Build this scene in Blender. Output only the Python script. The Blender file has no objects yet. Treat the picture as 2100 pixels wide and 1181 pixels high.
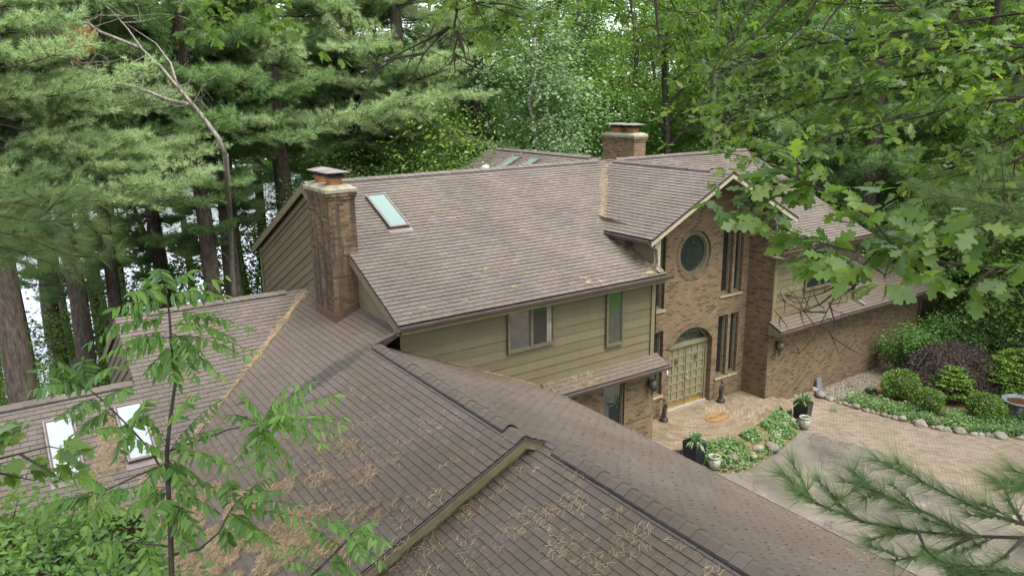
import bpy, math, random
import numpy as np
from mathutils import Vector, Matrix
from mathutils.geometry import tessellate_polygon
random.seed(7); rng = np.random.default_rng(7)
sc = bpy.context.scene
COL = sc.collection
V3 = lambda *a: np.array(a, float)

# ------------------------------------------------------------------ camera
H = 10.3
PITCH, YAW, ROLL, FL = math.radians(14.304), math.radians(56.156), math.radians(-0.837), 1550.0
_f = V3(math.cos(YAW)*math.cos(PITCH), math.sin(YAW)*math.cos(PITCH), -math.sin(PITCH))
_r = V3(math.sin(YAW), -math.cos(YAW), 0); _u = np.cross(_r, _f)
_R = math.cos(ROLL)*_r + math.sin(ROLL)*_u; _U = -math.sin(ROLL)*_r + math.cos(ROLL)*_u
EYE = V3(0, 0, H)
def ray(px, py): return _f + _R*(px-1050)/FL - _U*(py-590.5)/FL
def at_z(px, py, z): d = ray(px, py); return EYE + d*((z-H)/d[2])
def at_y(px, py, y): d = ray(px, py); return EYE + d*(y/d[1])
def at_d(px, py, d): return EYE + ray(px, py)*d
def at_pl(px, py, n, k):
    d = ray(px, py); n = np.array(n, float); return EYE + d*((k-n@EYE)/(n@d))
cam = bpy.data.cameras.new('camera'); camo = bpy.data.objects.new('camera', cam); COL.objects.link(camo)
cam.sensor_width = 36; cam.lens = FL/2100*36; cam.clip_start = 0.1; cam.clip_end = 2000
M = Matrix(((_R[0], _U[0], -_f[0], 0), (_R[1], _U[1], -_f[1], 0), (_R[2], _U[2], -_f[2], H), (0, 0, 0, 1)))
camo.matrix_world = M; sc.camera = camo

# ------------------------------------------------------------------ object helpers
def tag(o, label=None, cat=None, group=None, kind=None):
    if label: o['label'] = label
    if cat: o['category'] = cat
    if group: o['group'] = group
    if kind: o['kind'] = kind
    return o
def empty(name, loc, label, cat, group=None, local=False):
    o = bpy.data.objects.new(name, None); COL.objects.link(o); o.location = [float(v) for v in loc]
    o.empty_display_size = .2
    if local: LOCAL.add(o.name)
    return tag(o, label, cat, group)
LOCAL = set()      # things whose parts are modelled round their own origin
def link(name, me, parent=None, mats=()):
    o = bpy.data.objects.new(name, me); COL.objects.link(o)
    for m in mats:
        if m.name not in [k.name for k in me.materials if k]: me.materials.append(m)
    if parent is not None:
        o.parent = parent
        if parent.parent is None and parent.type == 'EMPTY' and parent.name not in LOCAL:
            o.matrix_parent_inverse = Matrix.Translation(parent.location).inverted()
    return o
def mesh_np(name, verts, loops, sizes, mats=(), matidx=None, smooth=False):
    me = bpy.data.meshes.new(name)
    verts = np.ascontiguousarray(verts, np.float32); loops = np.ascontiguousarray(loops, np.int32); sizes = np.ascontiguousarray(sizes, np.int32)
    me.vertices.add(len(verts)); me.vertices.foreach_set('co', verts.ravel())
    me.loops.add(len(loops)); me.loops.foreach_set('vertex_index', loops)
    me.polygons.add(len(sizes)); st = np.concatenate(([0], np.cumsum(sizes)[:-1])).astype(np.int32)
    me.polygons.foreach_set('loop_start', st)
    try: me.polygons.foreach_set('loop_total', sizes)
    except Exception: pass
    for m in mats: me.materials.append(m)
    if matidx is not None: me.polygons.foreach_set('material_index', np.ascontiguousarray(matidx, np.int32))
    if smooth: me.polygons.foreach_set('use_smooth', np.ones(len(sizes), bool))
    me.update(calc_edges=True)
    return me
class MB:
    """collects faces of one mesh"""
    def __init__(s): s.v = []; s.f = []; s.m = []
    def face(s, pts, m=0):
        n = len(s.v); s.v += [tuple(float(c) for c in p) for p in pts]; s.f.append(list(range(n, n+len(pts)))); s.m.append(m)
    def mesh(s, vs, fs, m=0):
        n = len(s.v); s.v += [tuple(float(c) for c in p) for p in vs]
        for f in fs: s.f.append([n+i for i in f]); s.m.append(m)
    def box(s, O, U, V, W, m=0):
        O, U, V, W = [np.array(a, float) for a in (O, U, V, W)]
        p = [O, O+U, O+U+V, O+V, O+W, O+U+W, O+U+V+W, O+V+W]
        fs = [[0,3,2,1],[4,5,6,7],[0,1,5,4],[1,2,6,5],[2,3,7,6],[3,0,4,7]]
        if np.dot(np.cross(U, V), W) < 0: fs = [f[::-1] for f in fs]
        s.mesh(p, fs, m)
    def abox(s, a, b, m=0):
        a = np.array(a, float); b = np.array(b, float); d = b-a
        s.box(a, (d[0],0,0), (0,d[1],0), (0,0,d[2]), m)
    def tube(s, pts, rad, n=6, m=0, cap=True):
        pts = [np.array(p, float) for p in pts]; k = len(pts); vs = []
        if not hasattr(rad, '__len__'): rad = [rad]*k
        ref = None
        for i in range(k):
            t = pts[min(i+1, k-1)]-pts[max(i-1, 0)]; t = t/(np.linalg.norm(t)+1e-9)
            if ref is None:
                ref = np.cross(t, (0, 0, 1) if abs(t[2]) < .9 else (1, 0, 0))
            ref = ref-t*(ref@t); ref /= np.linalg.norm(ref)+1e-9; b = np.cross(t, ref)
            for j in range(n):
                a = 2*math.pi*j/n; vs.append(pts[i]+rad[i]*(math.cos(a)*ref+math.sin(a)*b))
        fs = [[i*n+j, i*n+(j+1) % n, (i+1)*n+(j+1) % n, (i+1)*n+j] for i in range(k-1) for j in range(n)]
        if cap: fs += [list(range(n))[::-1], [(k-1)*n+j for j in range(n)]]
        s.mesh(vs, fs, m)
    def lathe(s, prof, c=(0, 0, 0), n=20, m=0, sx=1, sy=1):
        vs = []; k = len(prof)
        for r, z in prof:
            for j in range(n):
                a = 2*math.pi*j/n; vs.append((c[0]+r*sx*math.cos(a), c[1]+r*sy*math.sin(a), c[2]+z))
        fs = [[i*n+j, i*n+(j+1) % n, (i+1)*n+(j+1) % n, (i+1)*n+j] for i in range(k-1) for j in range(n)]
        fs += [list(range(n))[::-1], [(k-1)*n+j for j in range(n)]]
        s.mesh(vs, fs, m)
    def prism(s, pts, D, m=0):
        """extrude a planar polygon by D"""
        D = np.array(D, float); p = [np.array(q, float) for q in pts]; k = len(p)
        nrm = sum(np.cross(p[i]-p[0], p[(i+1) % k]-p[0]) for i in range(1, k-1))
        if nrm@D > 0: p = p[::-1]
        q = [a+D for a in p]
        s.mesh(p+q, [list(range(k)), [k+i for i in range(k)][::-1]]+[[i, k+i, k+(i+1) % k, (i+1) % k][::1] for i in range(k)], m)
    def build(s, name, mats, parent=None, smooth=False):
        if not isinstance(mats, (list, tuple)): mats = [mats]
        me = bpy.data.meshes.new(name); me.from_pydata(s.v, [], s.f)
        for m in mats: me.materials.append(m)
        if len(mats) > 1: me.polygons.foreach_set('material_index', s.m)
        if smooth: me.polygons.foreach_set('use_smooth', [True]*len(s.f))
        me.update()
        return link(name, me, parent)

# ------------------------------------------------------------------ materials
def newmat(name):
    m = bpy.data.materials.new(name); m.use_nodes = True; nt = m.node_tree; nt.nodes.clear()
    out = nt.nodes.new('ShaderNodeOutputMaterial'); return m, nt, out
def N(nt, t, **k):
    n = nt.nodes.new(t)
    for a, b in k.items():
        if a.startswith('i_'): n.inputs[a[2:].replace('_', ' ')].default_value = b
        else: setattr(n, a, b)
    return n
def L(nt, a, b): nt.links.new(a, b)
def ramp(nt, fac, stops):
    r = nt.nodes.new('ShaderNodeValToRGB'); e = r.color_ramp.elements
    while len(e) < len(stops): e.new(.5)
    for i, (p, c) in enumerate(stops): e[i].position = p; e[i].color = (*c, 1)
    L(nt, fac, r.inputs[0]); return r.outputs[0]
def mix(nt, fac, a, b, mode='MIX'):
    n = nt.nodes.new('ShaderNodeMix'); n.data_type = 'RGBA'; n.blend_type = mode
    for s, v in ((0, fac), (6, a), (7, b)):
        if hasattr(v, 'links'): L(nt, v, n.inputs[s])
        else: n.inputs[s].default_value = v if s == 0 else ((*v, 1) if len(v) == 3 else v)
    return n.outputs[2]
def math_(nt, op, a, b=0., c=None):
    n = nt.nodes.new('ShaderNodeMath'); n.operation = op
    for i, v in enumerate((a, b) if c is None else (a, b, c)):
        if hasattr(v, 'links'): L(nt, v, n.inputs[i])
        else: n.inputs[i].default_value = v
    return n.outputs[0]
def noise(nt, vec, scale, detail=4, rough=.6, out=0):
    n = N(nt, 'ShaderNodeTexNoise'); n.inputs['Scale'].default_value = scale; n.inputs['Detail'].default_value = detail; n.inputs['Roughness'].default_value = rough
    if vec is not None: L(nt, vec, n.inputs['Vector'])
    return n.outputs[out]
def geo(nt): return nt.nodes.new('ShaderNodeNewGeometry')
def bsdf(nt, out, col, rough=.8, spec=.3, bump=None, bstr=.3, bdist=.01, metal=0):
    b = nt.nodes.new('ShaderNodeBsdfPrincipled')
    if hasattr(col, 'links'): L(nt, col, b.inputs['Base Color'])
    else: b.inputs['Base Color'].default_value = (*col, 1)
    if hasattr(rough, 'links'): L(nt, rough, b.inputs['Roughness'])
    else: b.inputs['Roughness'].default_value = rough
    b.inputs['Specular IOR Level'].default_value = spec; b.inputs['Metallic'].default_value = metal
    if bump is not None:
        bn = N(nt, 'ShaderNodeBump'); bn.inputs['Strength'].default_value = bstr; bn.inputs['Distance'].default_value = bdist
        L(nt, bump, bn.inputs['Height']); L(nt, bn.outputs[0], b.inputs['Normal'])
    L(nt, b.outputs[0], out.inputs[0]); return b
def plain(name, col, rough=.6, spec=.3, metal=0, var=.25, nscale=6., bstr=.15):
    m, nt, out = newmat(name); g = geo(nt)
    n = noise(nt, g.outputs['Position'], nscale, 5)
    lo = tuple(c*(1-var) for c in col); hi = tuple(min(1, c*(1+var)) for c in col)
    c = ramp(nt, n, [(.3, lo), (.7, hi)])
    bsdf(nt, out, c, rough, spec, noise(nt, g.outputs['Position'], nscale*8, 3), bstr, .004, metal)
    return m
def wallvec(nt, sx=1., sy=1.):
    """(horizontal, vertical) coordinates for walls facing X or Y"""
    g = geo(nt); p = nt.nodes.new('ShaderNodeSeparateXYZ'); L(nt, g.outputs['Position'], p.inputs[0])
    n = nt.nodes.new('ShaderNodeSeparateXYZ'); L(nt, g.outputs['True Normal'], n.inputs[0])
    ax = math_(nt, 'GREATER_THAN', math_(nt, 'ABSOLUTE', n.outputs[0]), .6)
    h = math_(nt, 'ADD', math_(nt, 'MULTIPLY', p.outputs[1], ax), math_(nt, 'MULTIPLY', p.outputs[0], math_(nt, 'SUBTRACT', 1., ax)))
    c = nt.nodes.new('ShaderNodeCombineXYZ'); L(nt, h, c.inputs[0]); L(nt, p.outputs[2], c.inputs[1])
    return c.outputs[0], g.outputs['Position'], p
def brick_nodes(nt, vec, w, h, mortar, c1, c2, cm, offset=.5, bias=0.):
    b = N(nt, 'ShaderNodeTexBrick'); b.offset = offset
    b.inputs['Scale'].default_value = 1; b.inputs['Brick Width'].default_value = w; b.inputs['Row Height'].default_value = h
    b.inputs['Mortar Size'].default_value = mortar; b.inputs['Mortar Smooth'].default_value = .2; b.inputs['Bias'].default_value = bias
    b.inputs['Color1'].default_value = (*c1, 1); b.inputs['Color2'].default_value = (*c2, 1); b.inputs['Mortar'].default_value = (*cm, 1)
    L(nt, vec, b.inputs['Vector']); return b
def brick_mat(name, stops, mortar, soot=0.):
    m, nt, out = newmat(name); vec, pos, p = wallvec(nt)
    b = brick_nodes(nt, vec, .215, .075, .009, (0, 0, 0), (1, 1, 1), (.5, .5, .5))
    sep = nt.nodes.new('ShaderNodeSeparateColor'); L(nt, b.outputs['Color'], sep.inputs[0])
    col = ramp(nt, sep.outputs[0], stops)
    col = mix(nt, .55, col, ramp(nt, noise(nt, pos, 3.2, 6), [(.3, (.55, .5, .45)), (.7, (1.25, 1.2, 1.1))]), 'MULTIPLY')
    col = mix(nt, b.outputs['Fac'], col, mix(nt, noise(nt, pos, 9.), tuple(c*.6 for c in mortar), mortar))
    if soot:
        mp = N(nt, 'ShaderNodeMapping'); mp.inputs['Scale'].default_value = (4.5, 4.5, .45); L(nt, pos, mp.inputs[0])
        st = ramp(nt, noise(nt, mp.outputs[0], 1., 6, .65), [(.42, (0, 0, 0)), (.6, (1, 1, 1))])
        col = mix(nt, math_(nt, 'MULTIPLY', st, soot), col, (.035, .03, .022))
    hgt = math_(nt, 'ADD', math_(nt, 'MULTIPLY', b.outputs['Fac'], -1.), math_(nt, 'MULTIPLY', noise(nt, pos, 40.), .4))
    bsdf(nt, out, col, .9, .2, hgt, .6, .008); return m
MORTAR = (.215, .172, .125)
M_brick = brick_mat('brick', [(0., (0.05792, 0.04285, 0.0261)), (.16, (0.08518, 0.05713, 0.03231)), (.3, (0.1294, 0.08427, 0.04536)), (.55, (0.1533, 0.1014, 0.05405)), (.8, (0.1396, 0.09428, 0.05281)), (1., (0.1704, 0.1213, 0.06834))], MORTAR)
M_chim = brick_mat('sooty_brick', [(0., (0.05554, 0.03781, 0.02186)), (.3, (0.1111, 0.07022, 0.04097)), (.6, (0.1499, 0.0972, 0.05736)), (1., (0.1722, 0.1162, 0.07101))], (0.1221, 0.0972, 0.06555), .85)

def shingle_mat():
    m, nt, out = newmat('shingle'); g = geo(nt); pos = g.outputs['Position']
    r = g.outputs['Random Per Island']
    col = ramp(nt, r, [(0., (.098, .084, .074)), (.15, (.106, .088, .075)), (.5, (.112, .093, .079)), (.8, (.119, .098, .083)), (.9, (.108, .097, .09)), (1., (.129, .106, .089))])
    col = mix(nt, .6, col, ramp(nt, noise(nt, pos, .55, 5), [(.3, (.68, .68, .68)), (.7, (1.22, 1.2, 1.18))]), 'MULTIPLY')
    col = mix(nt, .55, col, ramp(nt, noise(nt, pos, 90., 3), [(.3, (.72, .72, .72)), (.7, (1.25, 1.25, 1.25))]), 'MULTIPLY')
    p = nt.nodes.new('ShaderNodeSeparateXYZ'); L(nt, pos, p.inputs[0])
    # the old water stain below the gutter outlet on the lower roof
    dx = math_(nt, 'SUBTRACT', p.outputs[0], 5.4); dy = math_(nt, 'SUBTRACT', p.outputs[1], math_(nt, 'ADD', 15.45, math_(nt, 'MULTIPLY', math_(nt, 'SUBTRACT', 6.6, p.outputs[0]), .06)))
    nn = math_(nt, 'SUBTRACT', noise(nt, pos, 3., 5), .5)
    e = math_(nt, 'ADD', math_(nt, 'POWER', math_(nt, 'DIVIDE', dx, 1.3), 2.), math_(nt, 'POWER', math_(nt, 'DIVIDE', math_(nt, 'ADD', dy, math_(nt, 'MULTIPLY', nn, .35)), .36), 2.))
    low = math_(nt, 'LESS_THAN', p.outputs[2], 5.1)
    st = math_(nt, 'MULTIPLY', ramp(nt, math_(nt, 'ADD', e, nn), [(.35, (1, 1, 1)), (1., (0, 0, 0))]), low)
    col = mix(nt, math_(nt, 'MULTIPLY', st, .72), col, (.028, .030, .031))
    # thin moss, mostly on the lower roofs
    mo = ramp(nt, math_(nt, 'MULTIPLY', noise(nt, pos, 1.3, 6, .7), noise(nt, pos, 14., 3)), [(.30, (0, 0, 0)), (.40, (1, 1, 1))])
    col = mix(nt, math_(nt, 'MULTIPLY', mo, .45), col, (.075, .085, .03))
    # olive brown tint over the low roofs, weaker on the left wing
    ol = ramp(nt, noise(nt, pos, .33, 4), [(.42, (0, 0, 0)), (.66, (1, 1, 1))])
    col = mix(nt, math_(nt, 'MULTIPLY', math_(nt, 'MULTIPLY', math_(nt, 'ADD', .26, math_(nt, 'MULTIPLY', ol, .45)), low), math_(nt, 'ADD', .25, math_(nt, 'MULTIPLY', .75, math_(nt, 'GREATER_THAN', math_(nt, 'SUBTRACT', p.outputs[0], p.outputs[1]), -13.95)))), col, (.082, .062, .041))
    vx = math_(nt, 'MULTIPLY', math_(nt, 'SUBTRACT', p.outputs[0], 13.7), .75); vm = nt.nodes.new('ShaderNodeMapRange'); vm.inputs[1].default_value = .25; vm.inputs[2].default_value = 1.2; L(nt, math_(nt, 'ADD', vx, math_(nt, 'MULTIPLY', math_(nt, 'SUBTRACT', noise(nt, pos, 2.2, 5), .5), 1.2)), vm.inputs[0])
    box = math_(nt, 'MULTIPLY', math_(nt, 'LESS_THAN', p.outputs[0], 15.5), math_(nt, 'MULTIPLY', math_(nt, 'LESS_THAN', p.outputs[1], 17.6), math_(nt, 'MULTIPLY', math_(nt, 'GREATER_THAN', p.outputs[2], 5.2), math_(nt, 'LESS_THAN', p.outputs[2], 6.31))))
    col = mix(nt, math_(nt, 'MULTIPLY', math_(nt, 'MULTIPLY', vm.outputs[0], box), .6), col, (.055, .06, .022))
    bsdf(nt, out, col, .9, .25, noise(nt, pos, 160., 2), .35, .004); return m
M_shing = shingle_mat(); M_butt = plain('shingle_edge_shadow', (.035, .03, .028), .95, .1, 0, .4)  # dark asphalt edges and slab, course shadow lines put into the colour
def siding_mat():
    m, nt, out = newmat('olive_siding'); g = geo(nt); pos = g.outputs['Position']
    mp = N(nt, 'ShaderNodeMapping'); mp.inputs['Scale'].default_value = (1.2, 1.2, 14.); L(nt, pos, mp.inputs[0])
    col = ramp(nt, g.outputs['Random Per Island'], [(0., (0.1068, 0.09025, 0.0499)), (.5, (0.119, 0.09996, 0.05655)), (1., (0.1312, 0.1096, 0.06376))])
    col = mix(nt, .35, col, ramp(nt, noise(nt, mp.outputs[0], 2., 4), [(.3, (.8, .8, .78)), (.7, (1.15, 1.15, 1.15))]), 'MULTIPLY')
    col = mix(nt, .4, col, ramp(nt, noise(nt, pos, 1.1, 5), [(.35, (.78, .8, .74)), (.65, (1.08, 1.08, 1.08))]), 'MULTIPLY')
    mp2 = N(nt, 'ShaderNodeMapping'); mp2.inputs['Scale'].default_value = (5., 5., .5); L(nt, pos, mp2.inputs[0])
    col = mix(nt, .2, col, ramp(nt, noise(nt, mp2.outputs[0], 1., 6, .65), [(.34, (.66, .68, .62)), (.55, (1.05, 1.05, 1.05))]), 'MULTIPLY')
    bsdf(nt, out, col, .7, .3, noise(nt, mp.outputs[0], 12., 3), .15, .003); return m
M_siding = siding_mat()
M_trim = plain('olive_trim', (0.1346, 0.1155, 0.06532), .65, .3, 0, .15)
M_mossy = plain('mossy_olive_board', (.12, .125, .05), .85, .2, 0, .55, 3.)
M_cream = plain('pale_trim', (0.2592, 0.2376, 0.1656), .6, .3, 0, .12)
M_frame = plain('window_frame_paint', (0.0972, 0.08496, 0.05256), .55, .35, 0, .15)
M_gutter = plain('brown_gutter', (.075, .052, .045), .35, .5, .0, .2, 3.)
M_gutter_sheen = plain('gutter_lip', (0.1728, 0.1368, 0.1296), .35, .5, .2, .2, 3.)  # lip lighter than the gutter, sky sheen put into its colour
M_darkm = plain('black_ridge_vent', (.022, .022, .024), .7, .3, 0, .4)
M_stonec = plain('chimney_crown_mortar', (.20, .185, .135), .9, .2, 0, .35, 5., .4)
M_capm = plain('weathered_cap_metal', (.17, .145, .13), .55, .4, .1, .2, 3.)
M_clay = plain('clay_flue', (0.2448, 0.108, 0.0504), .8, .2, 0, .2)
M_copper = plain('red_brown_flashing', (0.08928, 0.05443, 0.0432), .6, .35, .1, .25)
M_white = plain('white_metal', (0.4752, 0.4752, 0.4608), .4, .4, .1, .1)
M_sill = plain('stone_sill', (0.2376, 0.1944, 0.1296), .85, .2, 0, .25)
M_doorp = plain('door_paint', (0.1555, 0.1411, 0.08352), .5, .35, 0, .1)
M_brass = plain('brass', (.52, .38, .15), .28, .5, .9, .12)
M_steel = plain('threshold_metal', (0.396, 0.3888, 0.36), .4, .5, .5, .12)
M_iron = plain('dark_bronze', (.045, .037, .03), .5, .45, .3, .4, 14.)
M_black = plain('black_planter', (.013, .015, .018), .35, .45, 0, .2)
M_asph = None
def glass_mat(name, tint, metal=.35, rough=.02, ior=1.5):
    m, nt, out = newmat(name); g = geo(nt)
    n = noise(nt, g.outputs['Position'], 1.1, 2)
    b = bsdf(nt, out, tint, rough, .5, n, .10, .05, metal); b.inputs['IOR'].default_value = ior; return m
M_glass = glass_mat('window_glass', (.022, .026, .024), 0., .02, 2.3)
M_glassd = glass_mat('dark_window_glass', (.014, .016, .016), 0., .02, 1.6)
M_sky1 = glass_mat('skylight_glass', (.13, .185, .16), 0., .1, 1.7)
M_sky2 = glass_mat('skylight_glass_pale', (.30, .32, .32), .15, .06)

# leaves
def leaf_mat(name, stops, rough=.5, trans=.35, spec=.35, tcol=None):
    m, nt, out = newmat(name); g = geo(nt)
    col = ramp(nt, g.outputs['Random Per Island'], stops)
    col = mix(nt, .6, col, ramp(nt, noise(nt, g.outputs['Position'], 1.1, 3), [(.35, (.62, .68, .66)), (.65, (1.3, 1.25, 1.2))]), 'MULTIPLY')
    b = nt.nodes.new('ShaderNodeBsdfPrincipled'); L(nt, col, b.inputs['Base Color']); b.inputs['Roughness'].default_value = rough; b.inputs['Specular IOR Level'].default_value = spec
    t = nt.nodes.new('ShaderNodeBsdfTranslucent'); L(nt, mix(nt, 1., col, tcol or (1.5, 1.7, .7), 'MULTIPLY'), t.inputs[0])
    ms = nt.nodes.new('ShaderNodeMixShader'); ms.inputs[0].default_value = trans
    L(nt, b.outputs[0], ms.inputs[1]); L(nt, t.outputs[0], ms.inputs[2]); L(nt, ms.outputs[0], out.inputs[0]); return m
M_needle = leaf_mat('pine_needles', [(0, (0.08677, 0.1636, 0.06636)), (.3, (0.1447, 0.2454, 0.09959)), (.6, (0.1952, 0.3049, 0.1327)), (.93, (0.2459, 0.3495, 0.1593)), (1, (0.3471, 0.3421, 0.1459))], .6, .42, .25, (1.25, 1.4, .8))
M_needlep = leaf_mat('pale_pine_needles', [(0, (0.1783, 0.251, 0.1294)), (.3, (0.2538, 0.3391, 0.1797)), (.7, (0.3223, 0.4069, 0.2229)), (1, (0.4528, 0.4883, 0.2589))], .6, .42, .25, (1.2, 1.431, 0.896))
M_needlen = leaf_mat('near_pine_needles', [(0, (0.07344, 0.1335, 0.05967)), (.4, (0.1224, 0.1916, 0.08453)), (.8, (0.1714, 0.244, 0.1044)), (1, (0.2938, 0.2904, 0.09945))], .6, .35, .15, (1.2, 1.35, .7))
M_leaf = leaf_mat('leaves', [(0, (0.0554, 0.1232, 0.03408)), (.5, (0.09234, 0.188, 0.04869)), (1, (0.1415, 0.2463, 0.06694))], .5, .4)
M_leafy = leaf_mat('yellow_green_leaves', [(0, (0.08614, 0.1518, 0.0296)), (.5, (0.1322, 0.2101, 0.04306)), (1, (0.1838, 0.2627, 0.06055))], .5, .5)
M_leafp = leaf_mat('pale_maple_leaves', [(0, (0.1076, 0.1697, 0.0858)), (.5, (0.1569, 0.2311, 0.133)), (1, (0.2108, 0.2876, 0.1845))], .5, .35, .25)
M_oak = leaf_mat('oak_leaves', [(0, (0.08356, 0.1463, 0.04158)), (.4, (0.1286, 0.2049, 0.05405)), (.8, (0.1671, 0.2458, 0.06237)), (1, (0.2443, 0.3042, 0.06237))], .36, .5, .5)
M_sap = leaf_mat('compound_leaves', [(0, (0.075, 0.161, 0.042)), (.5, (0.1275, 0.231, 0.054)), (1, (0.18, 0.294, 0.072))], .45, .4, .4)
M_ivy = leaf_mat('ground_cover_leaves', [(0, (0.0625, 0.125, 0.042)), (.5, (0.1125, 0.1938, 0.066)), (1, (0.175, 0.2625, 0.102))], .45, .3, .4)
M_box = leaf_mat('boxwood_leaves', [(0, (0.05425, 0.1125, 0.021)), (.5, (0.1008, 0.18, 0.0308)), (1, (0.155, 0.24, 0.042))], .45, .3, .4)
M_maple = leaf_mat('red_maple_leaves', [(0, (.05, .032, .036)), (.5, (.085, .056, .058)), (.8, (.12, .085, .08)), (.9, (.08, .085, .045)), (1, (.10, .11, .05))], .5, .3, .3, (1.3, 1., .9))
M_spruce = leaf_mat('spruce_leaves', [(0, (0.0675, 0.135, 0.024)), (.5, (0.135, 0.2295, 0.036)), (1, (0.216, 0.324, 0.06))], .5, .25, .3)
M_host = leaf_mat('strap_leaves', [(0, (0.07, 0.126, 0.056)), (.5, (0.126, 0.21, 0.098)), (1, (0.28, 0.364, 0.224))], .4, .3, .4)
M_litter = leaf_mat('fallen_needles', [(0, (0.212, 0.1495, 0.0891)), (.5, (0.346, 0.253, 0.1544)), (1, (0.491, 0.3795, 0.2495))], .8, .1, .2, (1, 1, 1))
def bark_mat(name, c1, c2):
    m, nt, out = newmat(name); g = geo(nt); pos = g.outputs['Position']
    mp = N(nt, 'ShaderNodeMapping'); mp.inputs['Scale'].default_value = (9, 9, 2.2); L(nt, pos, mp.inputs[0])
    n = noise(nt, mp.outputs[0], 1.6, 7, .7)
    col = ramp(nt, n, [(.35, c1), (.65, c2)])
    col = mix(nt, ramp(nt, noise(nt, pos, 2.3, 4), [(.58, (0, 0, 0)), (.75, (.5, .5, .5))]), col, (.13, .145, .10))
    bsdf(nt, out, col, .95, .15, n, .8, .03); return m
M_bark = bark_mat('bark', (.035, .028, .022), (.11, .09, .07))
M_barkg = bark_mat('grey_bark', (.10, .085, .07), (.27, .245, .205))
M_twig = plain('twig_bark', (.045, .037, .029), .9, .2, 0, .35, 10.)
M_stem = plain('sapling_bark', (.05, .044, .034), .8, .2, 0, .35, 12.)

# ------------------------------------------------------------------ world and light
SUN_EL, SUN_AZ = math.radians(64), math.radians(-78)        # azimuth measured from +X, towards -Y
w = bpy.data.worlds.new('World'); sc.world = w; w.use_nodes = True; nt = w.node_tree
bg = nt.nodes['Background']; sk = nt.nodes.new('ShaderNodeTexSky'); sk.sky_type = 'NISHITA'; sk.sun_disc = False
sk.sun_elevation = SUN_EL; sk.sun_rotation = math.pi/2-SUN_AZ; sk.air_density = 1.0; sk.dust_density = 2.0; sk.ozone_density = .6
hs = nt.nodes.new('ShaderNodeHueSaturation'); hs.inputs['Saturation'].default_value = .38; L(nt, sk.outputs[0], hs.inputs['Color']); L(nt, hs.outputs[0], bg.inputs[0]); bg.inputs[1].default_value = .15
sun = bpy.data.lights.new('sun', 'SUN'); suno = bpy.data.objects.new('sun', sun); COL.objects.link(suno)
sun.energy = 1.5; sun.angle = math.radians(38); sun.color = (1, .96, .89)
sd = Vector((math.cos(SUN_EL)*math.cos(SUN_AZ), math.cos(SUN_EL)*math.sin(SUN_AZ), math.sin(SUN_EL)))
suno.rotation_euler = sd.to_track_quat('Z', 'Y').to_euler(); suno.location = (20, 0, 60)
sc.view_settings.view_transform = 'Standard'; sc.view_settings.look = 'None'; sc.view_settings.exposure = 2.1; sc.view_settings.gamma = 1
sc.cycles.max_bounces = 8; sc.cycles.diffuse_bounces = 5; sc.cycles.glossy_bounces = 3; sc.cycles.transmission_bounces = 5; sc.cycles.transparent_max_bounces = 4
sc.cycles.use_denoising = True; sc.cycles.caustics_reflective = False; sc.cycles.caustics_refractive = False


# ================================================================== HOUSE
def clip(poly, pts):
    """Sutherland-Hodgman, both CCW (u,v)"""
    out = poly; n = len(pts)
    for i in range(n):
        a, b = pts[i], pts[(i+1) % n]; ex, ey = b[0]-a[0], b[1]-a[1]; inp = out; out = []
        if not inp: break
        for j in range(len(inp)):
            p, q = inp[j], inp[(j+1) % len(inp)]
            sp = ex*(p[1]-a[1])-ey*(p[0]-a[0]); sq = ex*(q[1]-a[1])-ey*(q[0]-a[0])
            if sp >= 0: out.append(p)
            if (sp >= 0) != (sq >= 0):
                t = sp/(sp-sq); out.append((p[0]+t*(q[0]-p[0]), p[1]+t*(q[1]-p[1])))
    return out
def ccw(p):
    a = sum(p[i][0]*p[(i+1) % len(p)][1]-p[(i+1) % len(p)][0]*p[i][1] for i in range(len(p)))
    return p if a > 0 else p[::-1]
def courses(mb, O, U, V, poly, e, w, th, gap=.004, jit=.0, m=0, v0=None, base=0., butt=False):
    O, U, V = [np.array(k, float) for k in (O, U, V)]; Nn = np.cross(U, V)
    poly = ccw(poly); us = [p[0] for p in poly]; vs = [p[1] for p in poly]
    v = min(vs) if v0 is None else v0; row = 0; rr = random.Random(len(mb.v)+int(e*1000))
    while v < max(vs):
        u = min(us)-w+((row % 2)*w*.5+rr.uniform(-jit, jit) if w < 50 else 0)
        while u < max(us):
            c = clip([(u+gap/2, v), (u+w-gap/2, v), (u+w-gap/2, v+e), (u+gap/2, v+e)], poly)
            if len(c) > 2:
                t = th*rr.uniform(.75, 1.3)
                f = lambda p, h=None: O+U*p[0]+V*p[1]+Nn*(base+(t*(1-(p[1]-v)/e) if h is None else h))
                mb.face([f(p) for p in c], m)
                k = len(c)
                n0 = len(mb.v)-k
                for i in range(k):
                    p, q = c[i], c[(i+1) % k]
                    if abs(p[1]-v) < 1e-6 and abs(q[1]-v) < 1e-6 and abs(p[0]-q[0]) > 1e-5:
                        a = len(mb.v); mb.v += [tuple(f(p, -.001)), tuple(f(q, -.001))]
                        mb.f.append([n0+i, a, a+1, n0+(i+1) % k]); mb.m.append(m+1 if butt else m)
            u += w
        v += e; row += 1
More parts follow.
